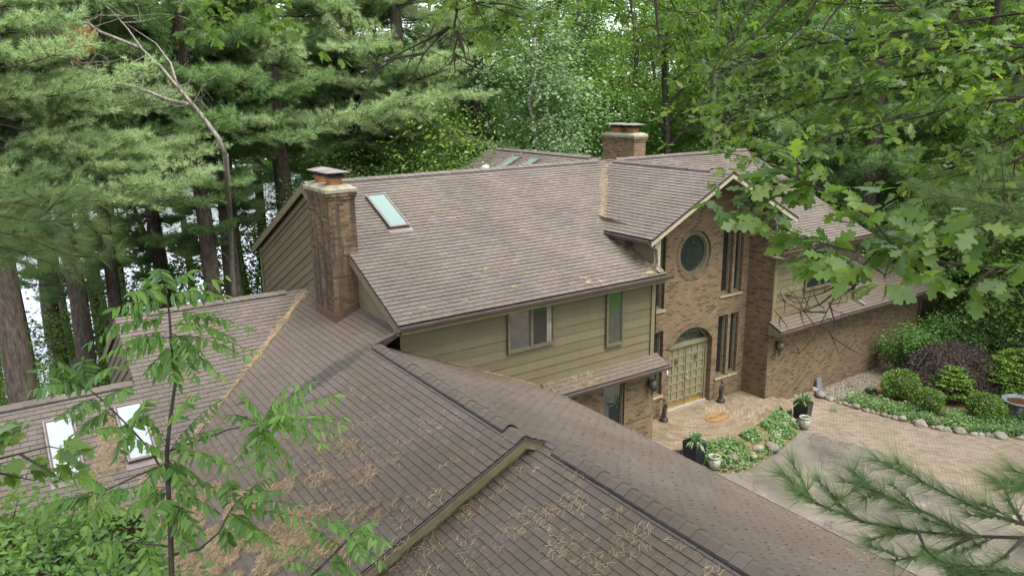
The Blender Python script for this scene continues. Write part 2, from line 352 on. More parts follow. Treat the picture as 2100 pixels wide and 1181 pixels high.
def roof_plane(name, parent, polys, abc, slab=.05, tab=True, mat=None, e=.145, w=.285, th=.015):
    a, b, c = abc; g2 = a*a+b*b; g = math.sqrt(g2)
    Vd = V3(a, b, g2)/(g*math.sqrt(1+g2)); Nn = V3(-a, -b, 1)/math.sqrt(1+g2); Ud = np.cross(Vd, Nn)
    pts = [[V3(x, y, a*x+b*y+c) for x, y in pl] for pl in polys]
    O = pts[0][0]; lo = min(((p-O)@Vd) for pl in pts for p in pl); O = O+Vd*lo
    mb = MB()
    for pl in pts:
        mb.prism([p-Nn*.004 for p in pl], -Nn*slab, 1 if tab else 0)
        if tab: courses(mb, O, Ud, Vd, [((p-O)@Ud, (p-O)@Vd) for p in pl], e, w, th, .008, .03, v0=0, butt=True)
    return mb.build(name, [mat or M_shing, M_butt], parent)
def caps(name, parent, A, B, s1, s2, wd=.15, vent=True, z=.04):
    """ridge caps from A to B; s1, s2 unit directions down the two slopes"""
    A, B, s1, s2 = [np.array(k, float) for k in (A, B, s1, s2)]; d = B-A; ln = np.linalg.norm(d); d /= ln; mb = MB(); n = int(ln/.21)
    up = V3(0, 0, 1)
    for i in range(n):
        p = A+d*(i*ln/n); q = A+d*((i+1)*ln/n+.02); r = random.uniform(-.006, .006)
        hp, hq = z+.022+r, z+.008+r
        P = [p+s1*wd+up*(hp-.008), p+s1*.04+up*(hp+.012), p+s2*.04+up*(hp+.012), p+s2*wd+up*(hp-.008)]; Q = [q+s1*wd+up*(hq-.008), q+s1*.04+up*(hq+.012), q+s2*.04+up*(hq+.012), q+s2*wd+up*(hq-.008)]
        th = up*.012
        mb.mesh(P+Q+[k-th for k in P]+[k-th for k in Q], [[0,1,5,4],[1,2,6,5],[2,3,7,6],[0,8,9,1],[1,9,10,2],[2,10,11,3],[0,4,12,8],[3,11,15,7]])
    o = mb.build(name, M_shing, parent)
    if vent:
        v = MB()
        for s in (s1, s2): v.box(A+s*.02+up*(z-.05), d*ln, s*(wd+.006), up*.047)
        v.build('ridge_vent', M_darkm, o)
    return o
def wall(name, mat, parent, O, U, V, outer, holes=(), depth=.15, thick=None):
    """planar wall with holes and their reveals; outward normal is U x V"""
    O, U, V = [np.array(k, float) for k in (O, U, V)]; Nn = np.cross(U, V); P = lambda p, h=0.: O+U*p[0]+V*p[1]+Nn*h
    loops = [ccw(list(outer))]+[ccw(list(h))[::-1] for h in holes]
    tri = tessellate_polygon([[Vector((p[0], p[1], 0)) for p in l] for l in loops]); flat = [p for l in loops for p in l]
    mb = MB(); vs = [P(p) for p in flat]; fs = []
    for t in tri:
        a, b, c = [flat[i] for i in t]
        fs.append(list(t) if (b[0]-a[0])*(c[1]-a[1])-(b[1]-a[1])*(c[0]-a[0]) > 0 else list(t)[::-1])
    mb.mesh(vs, fs)
    for l in loops[1:]:
        k = len(l)
        for i in range(k): mb.face([P(l[i]), P(l[i], -depth), P(l[(i+1) % k], -depth), P(l[(i+1) % k])])
    if thick:
        l = loops[0]; k = len(l)
        for i in range(k): mb.face([P(l[i]), P(l[i], -thick), P(l[(i+1) % k], -thick), P(l[(i+1) % k])])
    return mb.build(name, mat, parent)
def window(parent, O, U, V, w, h, proud, fw=.06, split=0, glass=None, sill=False, fd=.07, label=None, curtain=False):
    """frame (part) > window_pane (sub-part); O lower left corner on the wall, outward = U x V; proud<0 sets it back in a reveal"""
    O, U, V = [np.array(k, float) for k in (O, U, V)]; Nn = np.cross(U, V); O = O+Nn*proud
    f = MB()
    f.box(O, U*w, V*fw, Nn*fd); f.box(O+V*(h-fw), U*w, V*fw, Nn*fd); f.box(O+V*fw, U*fw, V*(h-2*fw), Nn*fd); f.box(O+V*fw+U*(w-fw), U*fw, V*(h-2*fw), Nn*fd)
    n = split+1; cell = (w-2*fw)/n
    for i in range(1, n): f.box(O+U*(fw+cell*i-fw*.5)+V*fw, U*fw, V*(h-2*fw), Nn*(fd-.004))
    for i in range(n):   # inner sash
        x0 = fw+cell*i+(fw*.5 if i else 0); x1 = fw+cell*(i+1)-(fw*.5 if i < n-1 else 0); s = .028
        f.box(O+U*x0+V*fw, U*(x1-x0), V*s, Nn*(fd*.6)); f.box(O+U*x0+V*(h-fw-s), U*(x1-x0), V*s, Nn*(fd*.6))
        f.box(O+U*x0+V*(fw+s), U*s, V*(h-2*fw-2*s), Nn*(fd*.6)); f.box(O+U*(x1-s)+V*(fw+s), U*s, V*(h-2*fw-2*s), Nn*(fd*.6))
    fo = f.build('window', M_frame, parent)
    if label: fo['label'] = label
    gl = glass if isinstance(glass, list) else [glass or M_glass]*n
    for i in range(n):
        g = MB(); g.box(O+U*(fw*.6+(w-1.2*fw)/n*i)+V*fw*.6+Nn*.012, U*((w-1.2*fw)/n), V*(h-1.2*fw), Nn*.012); g.build('window_pane', gl[i], fo)
    if curtain:
        g = MB(); x1 = w-fw-.03
        for k in range(5): g.box(O+U*(x1-.03*(k+1))+V*(fw+.03)+Nn*(.0255+.004*(k % 2)), U*.028, V*(h-2*fw-.06), Nn*.003)
        g.build('curtain', M_stonec, fo)
    if sill:
        s = MB(); s.prism([O+V*(-.07)-U*.05-Nn*.0, O+V*.0-U*.05, O+V*-.03-U*.05+Nn*(sill+.05), O+V*-.09-U*.05+Nn*(sill+.05)], U*(w+.10)); s.build('window_sill', M_sill, fo)
    return fo
def gutter(parent, A, B, out, name='gutter'):
    A, B, out = [np.array(k, float) for k in (A, B, out)]; up = V3(0, 0, 1); mb = MB()
    pr = [(0, 0), (0, -.11), (.075, -.115), (.115, -.055), (.125, -.002), (.112, -.002), (.1, -.055), (.066, -.1), (.012, -.098), (.012, 0)]
    p = [A+out*x+up*z for x, z in pr]
    mb.prism(p, B-A)
    o = mb.build(name, M_gutter, parent)
    l = MB(); l.box(A+out*.108+up*.0, B-A, out*.02, up*.008); l.build('gutter_lip', M_gutter_sheen, o); return o
def downspout(parent, pts, r=.04):
    mb = MB(); mb.tube(pts, r, 8); return mb.build('downspout', M_gutter, parent)

house = empty('house', (12, 15.4, 0), 'two storey brick and olive sided house with brown shingle roofs and an arched double door', 'house')
ms = .4615                                       # main roof pitch
zf = lambda y: 5.3+ms*(y-14.95)
X0, X1, RY = 6.93, 25.6, 20.8; RZ = zf(RY)
roof_plane('main_roof', house, [[(X0, 14.95), (15.36, 14.95), (15.36, 17.2), (X0, 17.2)], [(X0, 17.2), (14.85, 17.2), (18.1, RY), (X0, RY)],
    [(20.82, 14.95), (X1, 14.95), (X1, 17.2), (20.82, 17.2)], [(21.35, 17.2), (X1, 17.2), (X1, RY), (18.1, RY)]], (0, ms, 5.3-ms*14.95), th=.018)
roof_plane('rear_roof', house, [[(X0, RY), (X1, RY), (X1, 26.65), (X0, 26.65)]], (0, -ms, RZ+ms*RY), tab=False)
gs = (RZ-6.32)/3.27                              # entrance gable
roof_plane('entrance_gable_roof', house, [[(14.83, 15.05), (18.1, 15.05), (18.1, RY), (14.83, 17.2)]], (gs, 0, RZ-gs*18.1), th=.018)
roof_plane('entrance_gable_roof', house, [[(18.1, 15.05), (21.37, 15.05), (21.37, 17.2), (18.1, RY)]], (-gs, 0, RZ+gs*18.1))
BZ, bs = 8.05, .46                               # rear wing
roof_plane('rear_wing_roof', house, [[(18.1, RY+.1), (18.1, 28.5), (12., 28.5), (12., 26.9)]], (bs, 0, BZ-bs*18.1))
roof_plane('rear_wing_roof', house, [[(18.1, RY+.1), (24.2, 26.9), (24.2, 28.5), (18.1, 28.5)]], (-bs, 0, BZ+bs*18.1), tab=False)
ss = .457                                        # lower roofs in front
AX, AZ, BX = 6.55, 4.83, 7.0; BZ2 = AZ-ss*(BX-AX); YS = 9.45
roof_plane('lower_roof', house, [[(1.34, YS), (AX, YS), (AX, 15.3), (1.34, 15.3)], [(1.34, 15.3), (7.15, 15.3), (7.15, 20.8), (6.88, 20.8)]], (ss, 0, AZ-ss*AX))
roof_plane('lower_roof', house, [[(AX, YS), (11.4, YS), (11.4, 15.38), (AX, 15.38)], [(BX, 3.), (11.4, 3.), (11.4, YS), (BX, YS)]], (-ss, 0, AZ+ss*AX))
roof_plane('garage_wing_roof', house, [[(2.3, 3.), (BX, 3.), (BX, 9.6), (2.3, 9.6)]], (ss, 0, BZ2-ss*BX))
LY, LZ = 20.8, 5.0
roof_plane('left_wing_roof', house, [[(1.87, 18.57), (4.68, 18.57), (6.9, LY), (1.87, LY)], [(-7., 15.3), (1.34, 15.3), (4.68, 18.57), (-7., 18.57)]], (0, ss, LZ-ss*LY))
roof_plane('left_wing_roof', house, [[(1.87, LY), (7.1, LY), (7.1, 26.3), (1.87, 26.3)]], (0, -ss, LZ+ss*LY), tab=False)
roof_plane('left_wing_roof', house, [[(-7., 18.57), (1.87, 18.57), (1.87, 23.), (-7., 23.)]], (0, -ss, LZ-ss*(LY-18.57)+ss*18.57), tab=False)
def sl(x, y, s): n = math.sqrt(1+s*s); return (x/n, y/n, -s/n)
caps('ridge_cap', house, (7.0, RY, RZ), (17.6, RY, RZ), sl(0, -1, ms), sl(0, 1, ms))
caps('ridge_cap', house, (18.5, RY, RZ), (X1, RY, RZ), sl(0, -1, ms), sl(0, 1, ms))
caps('ridge_cap', house, (18.1, 15.9, RZ), (18.1, 20.3, RZ), sl(-1, 0, gs), sl(1, 0, gs))
caps('ridge_cap', house, (18.1, 15.06, RZ), (18.1, 15.9, RZ), sl(-1, 0, gs), sl(1, 0, gs), vent=False, z=.005)
caps('ridge_cap', house, (18.1, 28.0, BZ), (18.1, 21.6, BZ), sl(-1, 0, bs), sl(1, 0, bs))
caps('ridge_cap', house, (AX, 9.9, AZ), (AX, 15.3, AZ), sl(-1, 0, ss), sl(1, 0, ss))
caps('ridge_cap', house, (AX, 9.46, AZ), (AX, 9.9, AZ), sl(-1, 0, ss), sl(1, 0, ss), vent=False, z=.003)
caps('ridge_cap', house, (BX, 3.05, BZ2), (BX, 9.1, BZ2), sl(-1, 0, ss), sl(1, 0, ss), wd=.17)
caps('ridge_cap', house, (2.6, LY, LZ), (6.2, LY, LZ), sl(0, -1, ss), sl(0, 1, ss))
caps('ridge_cap', house, (-6.9, 18.57, LZ-ss*(LY-18.57)), (1.8, 18.57, LZ-ss*(LY-18.57)), sl(0, -1, ss), sl(0, 1, ss))
# rakes and fascia boards
def board(name, A, B, drop, out, mat=None, th=.035, parent=house):
    A, B, out = [np.array(k, float) for k in (A, B, out)]; mb = MB(); mb.box(A, B-A, (0, 0, -drop), out*th); return mb.build(name, mat or M_trim, parent)
for y0, y1 in ((14.97, RY), (RY, 26.63)):
    z0, z1 = (zf(y0), RZ) if y1 == RY else (RZ, zf(2*RY-26.63))
    board('rake_board', (X0+.015, y0, z0-.055), (X0+.015, y1, z1-.055), .2, (-1, 0, 0), th=.03)
    mb = MB(); mb.prism([(X0+.02, y0, z0-.075), (X0+.02, y1, z1-.075), (7.15, y1, z1-.075), (7.15, y0, z0-.075)], (0, 0, -.02)); mb.build('soffit', M_trim, house)
for s in (-1, 1):
    xe = 18.1+s*3.27; cut = 15.09
    board('rake_board', (xe, cut, 6.32-.05), (18.1, cut, RZ-.05), .145, (0, -1, 0), M_cream, .03)
    mb = MB(); mb.prism([(xe, 15.1, 6.32-.10), (18.1, 15.1, RZ-.10), (18.1, 16.4, RZ-.10), (xe, 16.4, 6.32-.10)], (0, 0, -.03)); mb.build('soffit', M_trim, house)
gutter(house, (X0, 14.955, 5.27), (15.56, 14.955, 5.27), (0, -1, 0))
gutter(house, (20.6, 14.955, 5.27), (X1, 14.955, 5.27), (0, -1, 0))
gutter(house, (14.84, 15.1, 6.29), (14.84, 17.0, 6.29), (-1, 0, 0))
gutter(house, (21.36, 15.1, 6.29), (21.36, 17.0, 6.29), (1, 0, 0))
for a, b in ((7.0, 15.36), (20.83, 25.58)): board('eave_board', (a, 14.975, 5.24), (b, 14.975, 5.24), .17, (0, -1, 0), th=.02)
for a, b in ((7.1, 15.35), (20.85, 25.5)):
    mb = MB(); mb.abox((a, 14.976, 5.05), (b, 15.39, 5.075)); mb.build('soffit', M_trim, house)
downspout(house, [(14.78, 15.2, 6.19), (14.95, 15.2, 6.08), (15.12, 15.17, 6.0), (15.14, 15.16, 5.62), (15.1, 15.14, 5.47), (15.12, 14.99, 5.36)])
mb = MB(); mb.prism([(14.86, 17.25, 6.3), (14.86, 16.2, 6.17), (14.86, 16.2, 5.9), (14.86, 16.35, 5.95)], (.5, 0, 0)); mb.build('eave_return', M_gutter, house)
downspout(house, [(6.95, 14.93, 5.18), (6.93, 15.1, 5.1), (6.66, 15.2, 4.98), (6.5, 15.26, 4.9)], .045)
# step edge of the lower roof next to the gable
board('fascia', (6.56, 15.29, 4.82), (7.15, 15.29, 5.09), .1, (0, -1, 0), M_gutter, .03)

# gable step between the two lower roofs
mb = MB(); yb = 9.58
fa = lambda x: AZ-ss*abs(x-AX)
mb.prism([(AX, yb, AZ-.05), (1.5, yb, fa(1.5)-.05), (1.5, yb, BZ2-ss*(BX-1.5)-.05), (BX, yb, BZ2-.03)], (0, .06, 0)); mb.build('gable_step', M_mossy, house)
board('rake_board', (1.36, 9.47, fa(1.36)-.055), (AX, 9.47, AZ-.055), .17, (0, -1, 0), M_trim, .03)
board('rake_board', (AX, 9.47, AZ-.055), (BX+.02, 9.47, BZ2-.055), .15, (0, -1, 0), M_trim, .03)
board('rake_board', (1.36, 9.437, fa(1.36)-.05), (AX, 9.437, AZ-.05), .075, (0, -1, 0), M_trim, .02)
board('rake_board', (1.40, 9.578, fa(1.40)-.20), (AX, 9.578, AZ-.2), .13, (0, -1, 0), M_mossy, .025)
board('drip_edge', (1.36, 9.44, fa(1.36)-.012), (AX, 9.44, AZ-.012), .035, (0, -1, 0), M_gutter, .025)
board('drip_edge', (AX, 9.44, AZ-.012), (BX, 9.44, BZ2-.012), .035, (0, -1, 0), M_gutter, .025)
board('drip_edge', (X0-.015, 14.97, 5.27), (X0-.015, RY, RZ-.02), .03, (-1, 0, 0), M_gutter, .012)
for xx in (1.35, ): board('eave_board', (xx, YS, 2.38), (xx, 15.3, 2.38), .16, (-1, 0, 0), M_gutter, .03)
gutter(house, (11.39, 3., 2.57), (11.39, 14.8, 2.57), (1, 0, 0))
mb = MB(); mb.abox((1.9, 3.2, -.4), (1.96, 15.2, 2.3)); mb.abox((1.96, 15.14, -.4), (4, 15.2, 2.3)); mb.abox((2.6, 3.2, -.4), (10.9, 3.3, 2.5)); mb.abox((10.85, 3.3, -.4), (10.95, 15.3, 2.62))
mb.build('brick_wall', M_brick, house)

# ---- walls
SD = lambda: MB()
# upper front, left of the entrance
def siding(name, O, U, V, poly, e=.25, extra=None):
    mb = MB()
    O, U, V = [np.array(k, float) for k in (O, U, V)]; Nn = np.cross(U, V)
    mb.face([O+U*p[0]+V*p[1]-Nn*.001 for p in ccw(poly)])
    courses(mb, O, U, V, poly, e, 100., .02, 0., 0.); return mb.build(name, M_siding, house)
siding('siding_wall', (7.16, 15.4, 2.74), (1, 0, 0), (0, 0, 1), [(0, 0), (8.02, 0), (8.02, 2.36), (0, 2.36)])
mb = MB(); mb.abox((15.18, 15.34, 2.74), (15.32, 15.42, 5.05)); mb.build('corner_board', M_trim, house); mb = MB(); mb.abox((7.14, 15.36, 4.9), (7.24, 15.42, 5.1)); mb.build('corner_board', M_trim, house)
# end gable with siding laid parallel to the rakes
n_ = math.sqrt(1+ms*ms); zt = lambda y: RZ-.08-ms*abs(y-RY)
for s in (-1, 1):
    # local: u runs along -Y (so that U x V faces -X), v up
    up = V3(0, s*ms/n_, 1/n_); al = V3(0, -1/n_, ms*s/n_)     # perpendicular / parallel to this rake
    O = V3(7.14, RY, RZ-.1)
    ye = RY+s*(5.4)
    poly3 = [(RY, RZ-.1), (ye, zt(ye)), (ye, 3.0 if s > 0 else 4.9), (RY, 3.0 if s > 0 else 4.9)]
    pl = [((V3(7.14, y, z)-O)@al, (V3(7.14, y, z)-O)@up) for y, z in poly3]
    mb = MB(); mb.face([V3(7.141, y, z) for y, z in (poly3 if s < 0 else poly3[::-1])])
    courses(mb, O, al, up, pl, .235, 100., .024, 0, 0); mb.build('gable_siding', M_siding, house)
    board('rake_trim', (7.115, RY, RZ-.27), (7.115, ye, zt(ye)-.19), .16, (-1, 0, 0), th=.03)
board('corner_board', (7.11, 26.14, 5.35), (7.11, 26.24, 5.35), 2.6, (-1, 0, 0), th=.03)
# left wing gable end, diagonal siding
O = V3(1.96, LY, LZ-.08); ul = V3(0, ss, 1)/math.sqrt(1+ss*ss); al = V3(0, -1, ss)/math.sqrt(1+ss*ss)
poly3 = [(18.6, LZ-.08-ss*2.2), (LY, LZ-.08), (26.0, LZ-.08-ss*5.2), (26., -.4), (18.6, -.4)]
mb = MB(); mb.face([V3(1.961, y, z) for y, z in poly3])
courses(mb, O, al, ul, [((V3(1.96, y, z)-O)@al, (V3(1.96, y, z)-O)@ul) for y, z in poly3], .235, 100., .024, 0, 0); mb.build('gable_siding', M_siding, house)
board('rake_board', (1.9, LY, LZ-.06), (1.9, 26.2, LZ-.06-ss*5.4), .2, (-1, 0, 0), th=.03)
board('rake_board', (1.9, LY, LZ-.06), (1.9, 18.5, LZ-.06-ss*2.3), .2, (-1, 0, 0), th=.03)
# lower brick wall under the pent roof
wall('brick_wall', M_brick, house, (10.9, 15.4, -.4), (1, 0, 0), (0, 0, 1), [(0, 0), (4.53, 0), (4.53, 3.0), (0, 3.0)],
     [[(2.55, 1.05), (3.35, 1.05), (3.35, 2.72), (2.55, 2.72)]], .14)
wall('brick_wall', M_brick, house, (15.43, 15.4, -.4), (0, 1, 0), (0, 0, 1), [(0, 0), (1.02, 0), (1.02, 6.9), (.0, 6.9)])
window(house, (13.45, 15.4, .65), (1, 0, 0), (0, 0, 1), .80, 1.67, -.13, .06, 0, M_glass)
# pent roof strips
roof_plane('pent_roof', house, [[(11.2, 14.88), (15.5, 14.88), (15.5, 15.4), (11.2, 15.4)]], (0, .44, 2.55-.44*14.88), slab=.04)
gutter(house, (11.45, 14.89, 2.54), (15.55, 14.89, 2.54), (0, -1, 0))
mb = MB(); mb.prism([(15.47, 14.9, 2.5), (15.47, 15.39, 2.72), (15.47, 15.39, 2.4), (15.47, 14.9, 2.4)], (.025, 0, 0)); mb.abox((11.4, 14.9, 2.38), (15.47, 15.39, 2.4)); mb.build('soffit', M_trim, house)
# entrance front
FY = 16.42; FX0, FX1 = 15.43, 20.76; cxw = 18.09
top = lambda x: RZ-.12-gs*abs(x-18.1)
circ = [(18.1+.72*math.cos(2*math.pi*i/40), 5.29+.75*math.sin(2*math.pi*i/40)) for i in range(40)]
dx0, dx1, spr = 17.13, 19.13, 2.22; Rr = (1.0**2+.6**2)/(2*.6); zc = spr+.6-Rr; a0 = math.asin(1.0/Rr)
arch = [(18.13+Rr*math.sin(-a0+2*a0*i/20), zc+Rr*math.cos(-a0+2*a0*i/20)) for i in range(21)]
archp = [(dx0, 0.0)]+arch+[(dx1, 0.0)]
WU = [(15.73, 16.13, 3.68, 6.3), (16.3, 16.78, 3.68, 6.15), (19.42, 19.93, 3.70, 6.2), (20.05, 20.45, 3.70, 6.1)]
WL = [(15.73, 16.13, .78, 2.95), (16.3, 16.80, .78, 2.95), (19.38, 19.87, .78, 2.98), (20.0, 20.42, .78, 2.98)]
holes = [circ, archp]+[[(a, c), (b, c), (b, d), (a, d)] for a, b, c, d in WU+WL]
eps = 1e-3; archp[0] = (dx0, eps-.0); archp[-1] = (dx1, eps)
wall('brick_wall', M_brick, house, (0, FY, 0), (1, 0, 0), (0, 0, 1), [(FX0-.02, -.1), (FX1+.04, -.1), (FX1+.04, top(FX1)), (18.1, RZ-.12), (FX0-.02, top(FX0))], holes, .26)
for k, (a, b, c, d) in enumerate(WU+WL):
    window(house, (a, FY, c), (1, 0, 0), (0, 0, 1), b-a, d-c, -.2, .055, 0, M_glassd if a > 18 else M_glass, sill=.2)
# soldier courses: over the low windows, round the circle and the arch
def soldier(mb, pts, nrm, ln, th=.018):
    """bricks standing on a path; nrm(i) outward direction in the wall plane"""
    for (x, z, nx, nz, wdt) in pts:
        t = (nz, -nx); mb.box((x-t[0]*wdt/2, FY, z-t[1]*wdt/2), (t[0]*wdt, 0, t[1]*wdt), (nx*ln, 0, nz*ln), (0, -th, 0))
mb = MB(); k = 52
soldier(mb, [(18.1+.725*math.cos(2*math.pi*i/k), 5.29+.755*math.sin(2*math.pi*i/k), math.cos(2*math.pi*i/k), math.sin(2*math.pi*i/k), .08) for i in range(k)], 0, .11, .02)
mb.build('window_surround', M_brick, house)
mb = MB(); k = 30
soldier(mb, [(18.13+(Rr+.004)*math.sin(a), zc+(Rr+.004)*math.cos(a), math.sin(a), math.cos(a), .07) for a in [-a0+2*a0*(i+.5)/k for i in range(k)]], 0, .2, .02)
mb.build('arch_surround', M_brick, house)
for a, b in ((15.6, 16.85), (19.33, 20.5)):
    for z0, z1 in ((3.03, 3.24), (3.36, 3.57), (.0, .68)):
        mb = MB(); n = int((b-a)/.085)
        for i in range(n): mb.box((a+i*.085+.004, FY, z0), (.077, 0, 0), (0, 0, z1-z0), (0, -.012, 0))
        mb.build('soldier_course', M_brick, house)
# circular window
def ring(mb, cx_, cz, r0, r1, ry0, ry1, y0, y1, n=40):
    vs = []
    for i in range(n):
        c, s = math.cos(2*math.pi*i/n), math.sin(2*math.pi*i/n)
        vs += [(cx_+r0*c, y0, cz+ry0*s), (cx_+r1*c, y0, cz+ry1*s), (cx_+r1*c, y1, cz+ry1*s), (cx_+r0*c, y1, cz+ry0*s)]
    fs = []
    for i in range(n):
        a, b = 4*i, 4*((i+1) % n)
        fs += [[a+k, b+k, b+(k+1) % 4, a+(k+1) % 4] for k in range(4)]
    mb.mesh(vs, fs)
mb = MB(); ring(mb, 18.1, 5.29, .60, .72, .63, .75, FY+.06, FY+.2); ring(mb, 18.1, 5.29, .56, .61, .59, .64, FY+.1, FY+.18)
cw = mb.build('round_window', M_frame, house)
mb = MB(); mb.prism([(18.1+.6*math.cos(2*math.pi*i/40), FY+.15, 5.29+.63*math.sin(2*math.pi*i/40)) for i in range(40)], (0, .02, 0)); mb.build('window_pane', M_glass, cw)
# door
DY = FY+.26
mb = MB()
mb.abox((dx0, DY-.06, 0.02), (dx0+.09, DY+.05, 2.16)); mb.abox((dx1-.09, DY-.06, .02), (dx1, DY+.05, 2.16)); mb.abox((dx0, DY-.1, 2.16), (dx1, DY+.05, 2.29))
fr = mb.build('door_frame', M_doorp, house)
mb = MB()
for i in range(20):
    p, q = arch[i], arch[i+1]; e = lambda p: V3(18.13+(p[0]-18.13)*.94, DY-.04, zc+(p[1]-zc)*.94)
    mb.box(e(p), e(q)-e(p), (0, .07, 0), V3(p[0], 0, p[1])-V3(e(p)[0], 0, e(p)[2]))
mb.build('arch_frame', M_doorp, fr)
mb = MB(); mb.prism([(x*.96+18.13*.04, DY-.01, max(2.28, zc+(z-zc)*.97)) for x, z in arch], (0, .02, 0)); mb.build('transom_glass', M_glass, fr)
mb = MB(); mb.abox((dx0, DY-.14, 0.005), (dx1, DY+.05, .035)); mb.build('threshold', M_steel, fr)
for s in (0, 1):
    x0 = dx0+.09+s*.91; x1 = x0+.905
    mb = MB(); mb.abox((x0+.004, DY, .04), (x1-.004, DY+.04, 2.155))
    st = .075; cw_ = (x1-x0-4*st)/3; nr = 6; z0 = .27; rh = (2.155-z0-st)/nr
    for i in range(4): mb.abox((x0+.006+i*(cw_+st), DY-.028, .04), (x0+i*(cw_+st)+st-.006, DY, 2.15))
    for j in range(nr+1):
        for i in range(3): mb.abox((x0+st-.006+i*(cw_+st), DY-.028, z0+j*rh), (x0+st+cw_+.006+i*(cw_+st), DY, z0+j*rh+st*.9))
    d = mb.build('door', M_doorp, house)
    mb = MB(); mb.abox((x0+.012, DY-.034, .045), (x1-.012, DY-.0285, .255)); mb.build('kick_plate', M_brass, d)
    mb = MB(); kx = x0+st+cw_+st+cw_/2; kz = z0+4*rh+.17
    mb.lathe([(.0, 0), (.045, .01), (.05, .03), (.02, .05)], (0, 0, 0), 10)
    mb.v = [(kx+v[0], DY-.0-v[2], kz+v[1]+.04) for v in mb.v]
    ang = [math.pi*2*i/12 for i in range(13)]; mb.tube([(kx+.045*math.sin(a), DY-.035, kz-.05+.07*math.cos(a)) for a in ang], .012, 5)
    mb.build('door_knocker', M_iron, d)
    if s == 1:
        for zz, r in ((1.02, .032), (1.2, .024)):
            mb = MB(); mb.lathe([(.0, 0), (r, .005), (r, .02), (r*.5, .03), (r*.8, .05), (r*.9, .07), (0, .085)], (0, 0, 0), 12); mb.v = [(x0+.045+v[0], DY-.028-v[2], zz+v[1]) for v in mb.v]; mb.build('door_knob', M_steel, d)
    else:
        mb = MB(); mb.abox((x1-.014, DY-.04, .04), (x1+.008, DY-.026, 2.15)); mb.build('astragal', M_iron, d)
mb = MB(); mb.abox((17.0, FY-.03, 1.42), (17.06, FY, 1.56)); mb.abox((17.015, FY-.036, 1.48), (17.045, FY-.03, 1.52)); mb.build('doorbell', M_white, house)
# entrance side walls and their posts
wall('brick_wall', M_brick, house, (20.77, 16.44, -.4), (0, -1, 0), (0, 0, 1), [(0, 0), (1.04, 0), (1.04, 6.6), (0, 7.)])
for xa, xb in ((15.2, 15.425), (20.775, 21.0)):
    mb = MB(); mb.abox((xa, 15.3, 5.0), (xb, 15.38, 6.42)); mb.build('corner_board', M_cream, house)
siding('siding_wall', (15.2, 18.2, 5.2), (0, -1, 0), (0, 0, 1), [(0, 1.), (0, 1.5), (2.85, 1.25), (2.85, .0)], .2)
mb = MB(); mb.abox((20.95, 14.98, 5.06), (21.0, 15.4, 5.35)); mb.abox((20.6, 14.98, 5.0), (21.0, 15.39, 5.04)); mb.build('soffit', M_trim, house)
# right wing
wall('brick_wall', M_brick, house, (20.77, 15.4, -.6), (1, 0, 0), (0, 0, 1), [(0, 0), (9.6, 0), (9.6, 3.15), (0, 3.15)], (), .1)
wall('brick_wall', M_brick, house, (30.37, 15.4, -.6), (0, 1, 0), (0, 0, 1), [(0, 0), (10.8, 0), (10.8, 3.1), (5.4, 5.5), (0, 3.1)])
siding('siding_wall', (20.95, 15.4, 2.74), (1, 0, 0), (0, 0, 1), [(0, 0), (4.55, 0), (4.55, 2.36), (0, 2.36)], .235)
mb = MB(); mb.abox((20.78, 15.35, 2.74), (20.95, 15.42, 5.05)); mb.build('corner_board', M_trim, house); mb = MB(); mb.abox((25.4, 15.34, 2.74), (25.52, 15.42, 5.05)); mb.build('corner_board', M_trim, house)
window(house, (22.45, 15.378, 3.6), (1, 0, 0), (0, 0, 1), 1.6, 1.4, 0, .06, 1, M_glassd)
roof_plane('right_wing_roof', house, [[(20.7, 14.88), (25.5, 14.88), (25.5, 15.4), (20.7, 15.4)], [(25.5, 14.88), (30.72, 14.88), (30.72, RY), (25.5, RY)]], (0, .46, 2.56-.46*14.88))
roof_plane('right_wing_roof', house, [[(25.5, RY), (30.72, RY), (30.72, 26.7), (25.5, 26.7)]], (0, -.46, 2.56-.46*14.88+.92*RY), tab=False)
gutter(house, (20.7, 14.89, 2.55), (30.72, 14.89, 2.55), (0, -1, 0))
mb = MB(); mb.prism([(20.7, 14.9, 2.5), (20.7, 15.39, 2.73), (20.7, 15.39, 2.32), (20.7, 14.9, 2.38)], (.025, 0, 0)); mb.abox((20.725, 14.9, 2.36), (30.7, 15.39, 2.385)); mb.build('soffit', M_trim, house)
downspout(house, [(25.45, 14.9, 5.2), (25.45, 15.2, 5.05), (25.45, 15.32, 4.9), (25.45, 15.32, 2.95), (25.5, 15.25, 2.84), (25.6, 14.95, 2.68)], .035)
downspout(house, [(30.3, 14.9, 2.45), (30.3, 15.25, 2.3), (30.3, 15.33, 2.1), (30.3, 15.33, -.2)], .035)
mb = MB(); mb.abox((25.48, 15.42, 2.8), (25.52, 26.2, 5.2)); mb.prism([(25.5, 15.42, 5.15), (25.5, 26.2, 5.15), (25.5, RY, RZ-.1)], (.03, 0, 0)); mb.build('siding_wall', M_siding, house)
mb = MB(); mb.abox((2, 26.0, -1.5), (7.1, 26.05, 2.5)); mb.abox((7.15, 26.2, -1.5), (25.5, 26.25, 5.2)); mb.abox((12.5, 28.2, -1.5), (23.8, 28.25, 5.5)); mb.prism([(12.5, 28.2, 5.5), (23.8, 28.2, 5.5), (18.1, 28.2, 8)], (0, .05, 0)); mb.build('siding_wall', M_siding, house)
# upper windows of the left front
window(house, (10.13, 15.378, 3.86), (1, 0, 0), (0, 0, 1), 1.5, 1.17, 0, .065, 1, [M_glass, M_glassd], label='twin window, its right half darker', curtain=True)
window(house, (13.44, 15.378, 3.36), (1, 0, 0), (0, 0, 1), .64, 1.70, 0, .065, 0, M_glass)

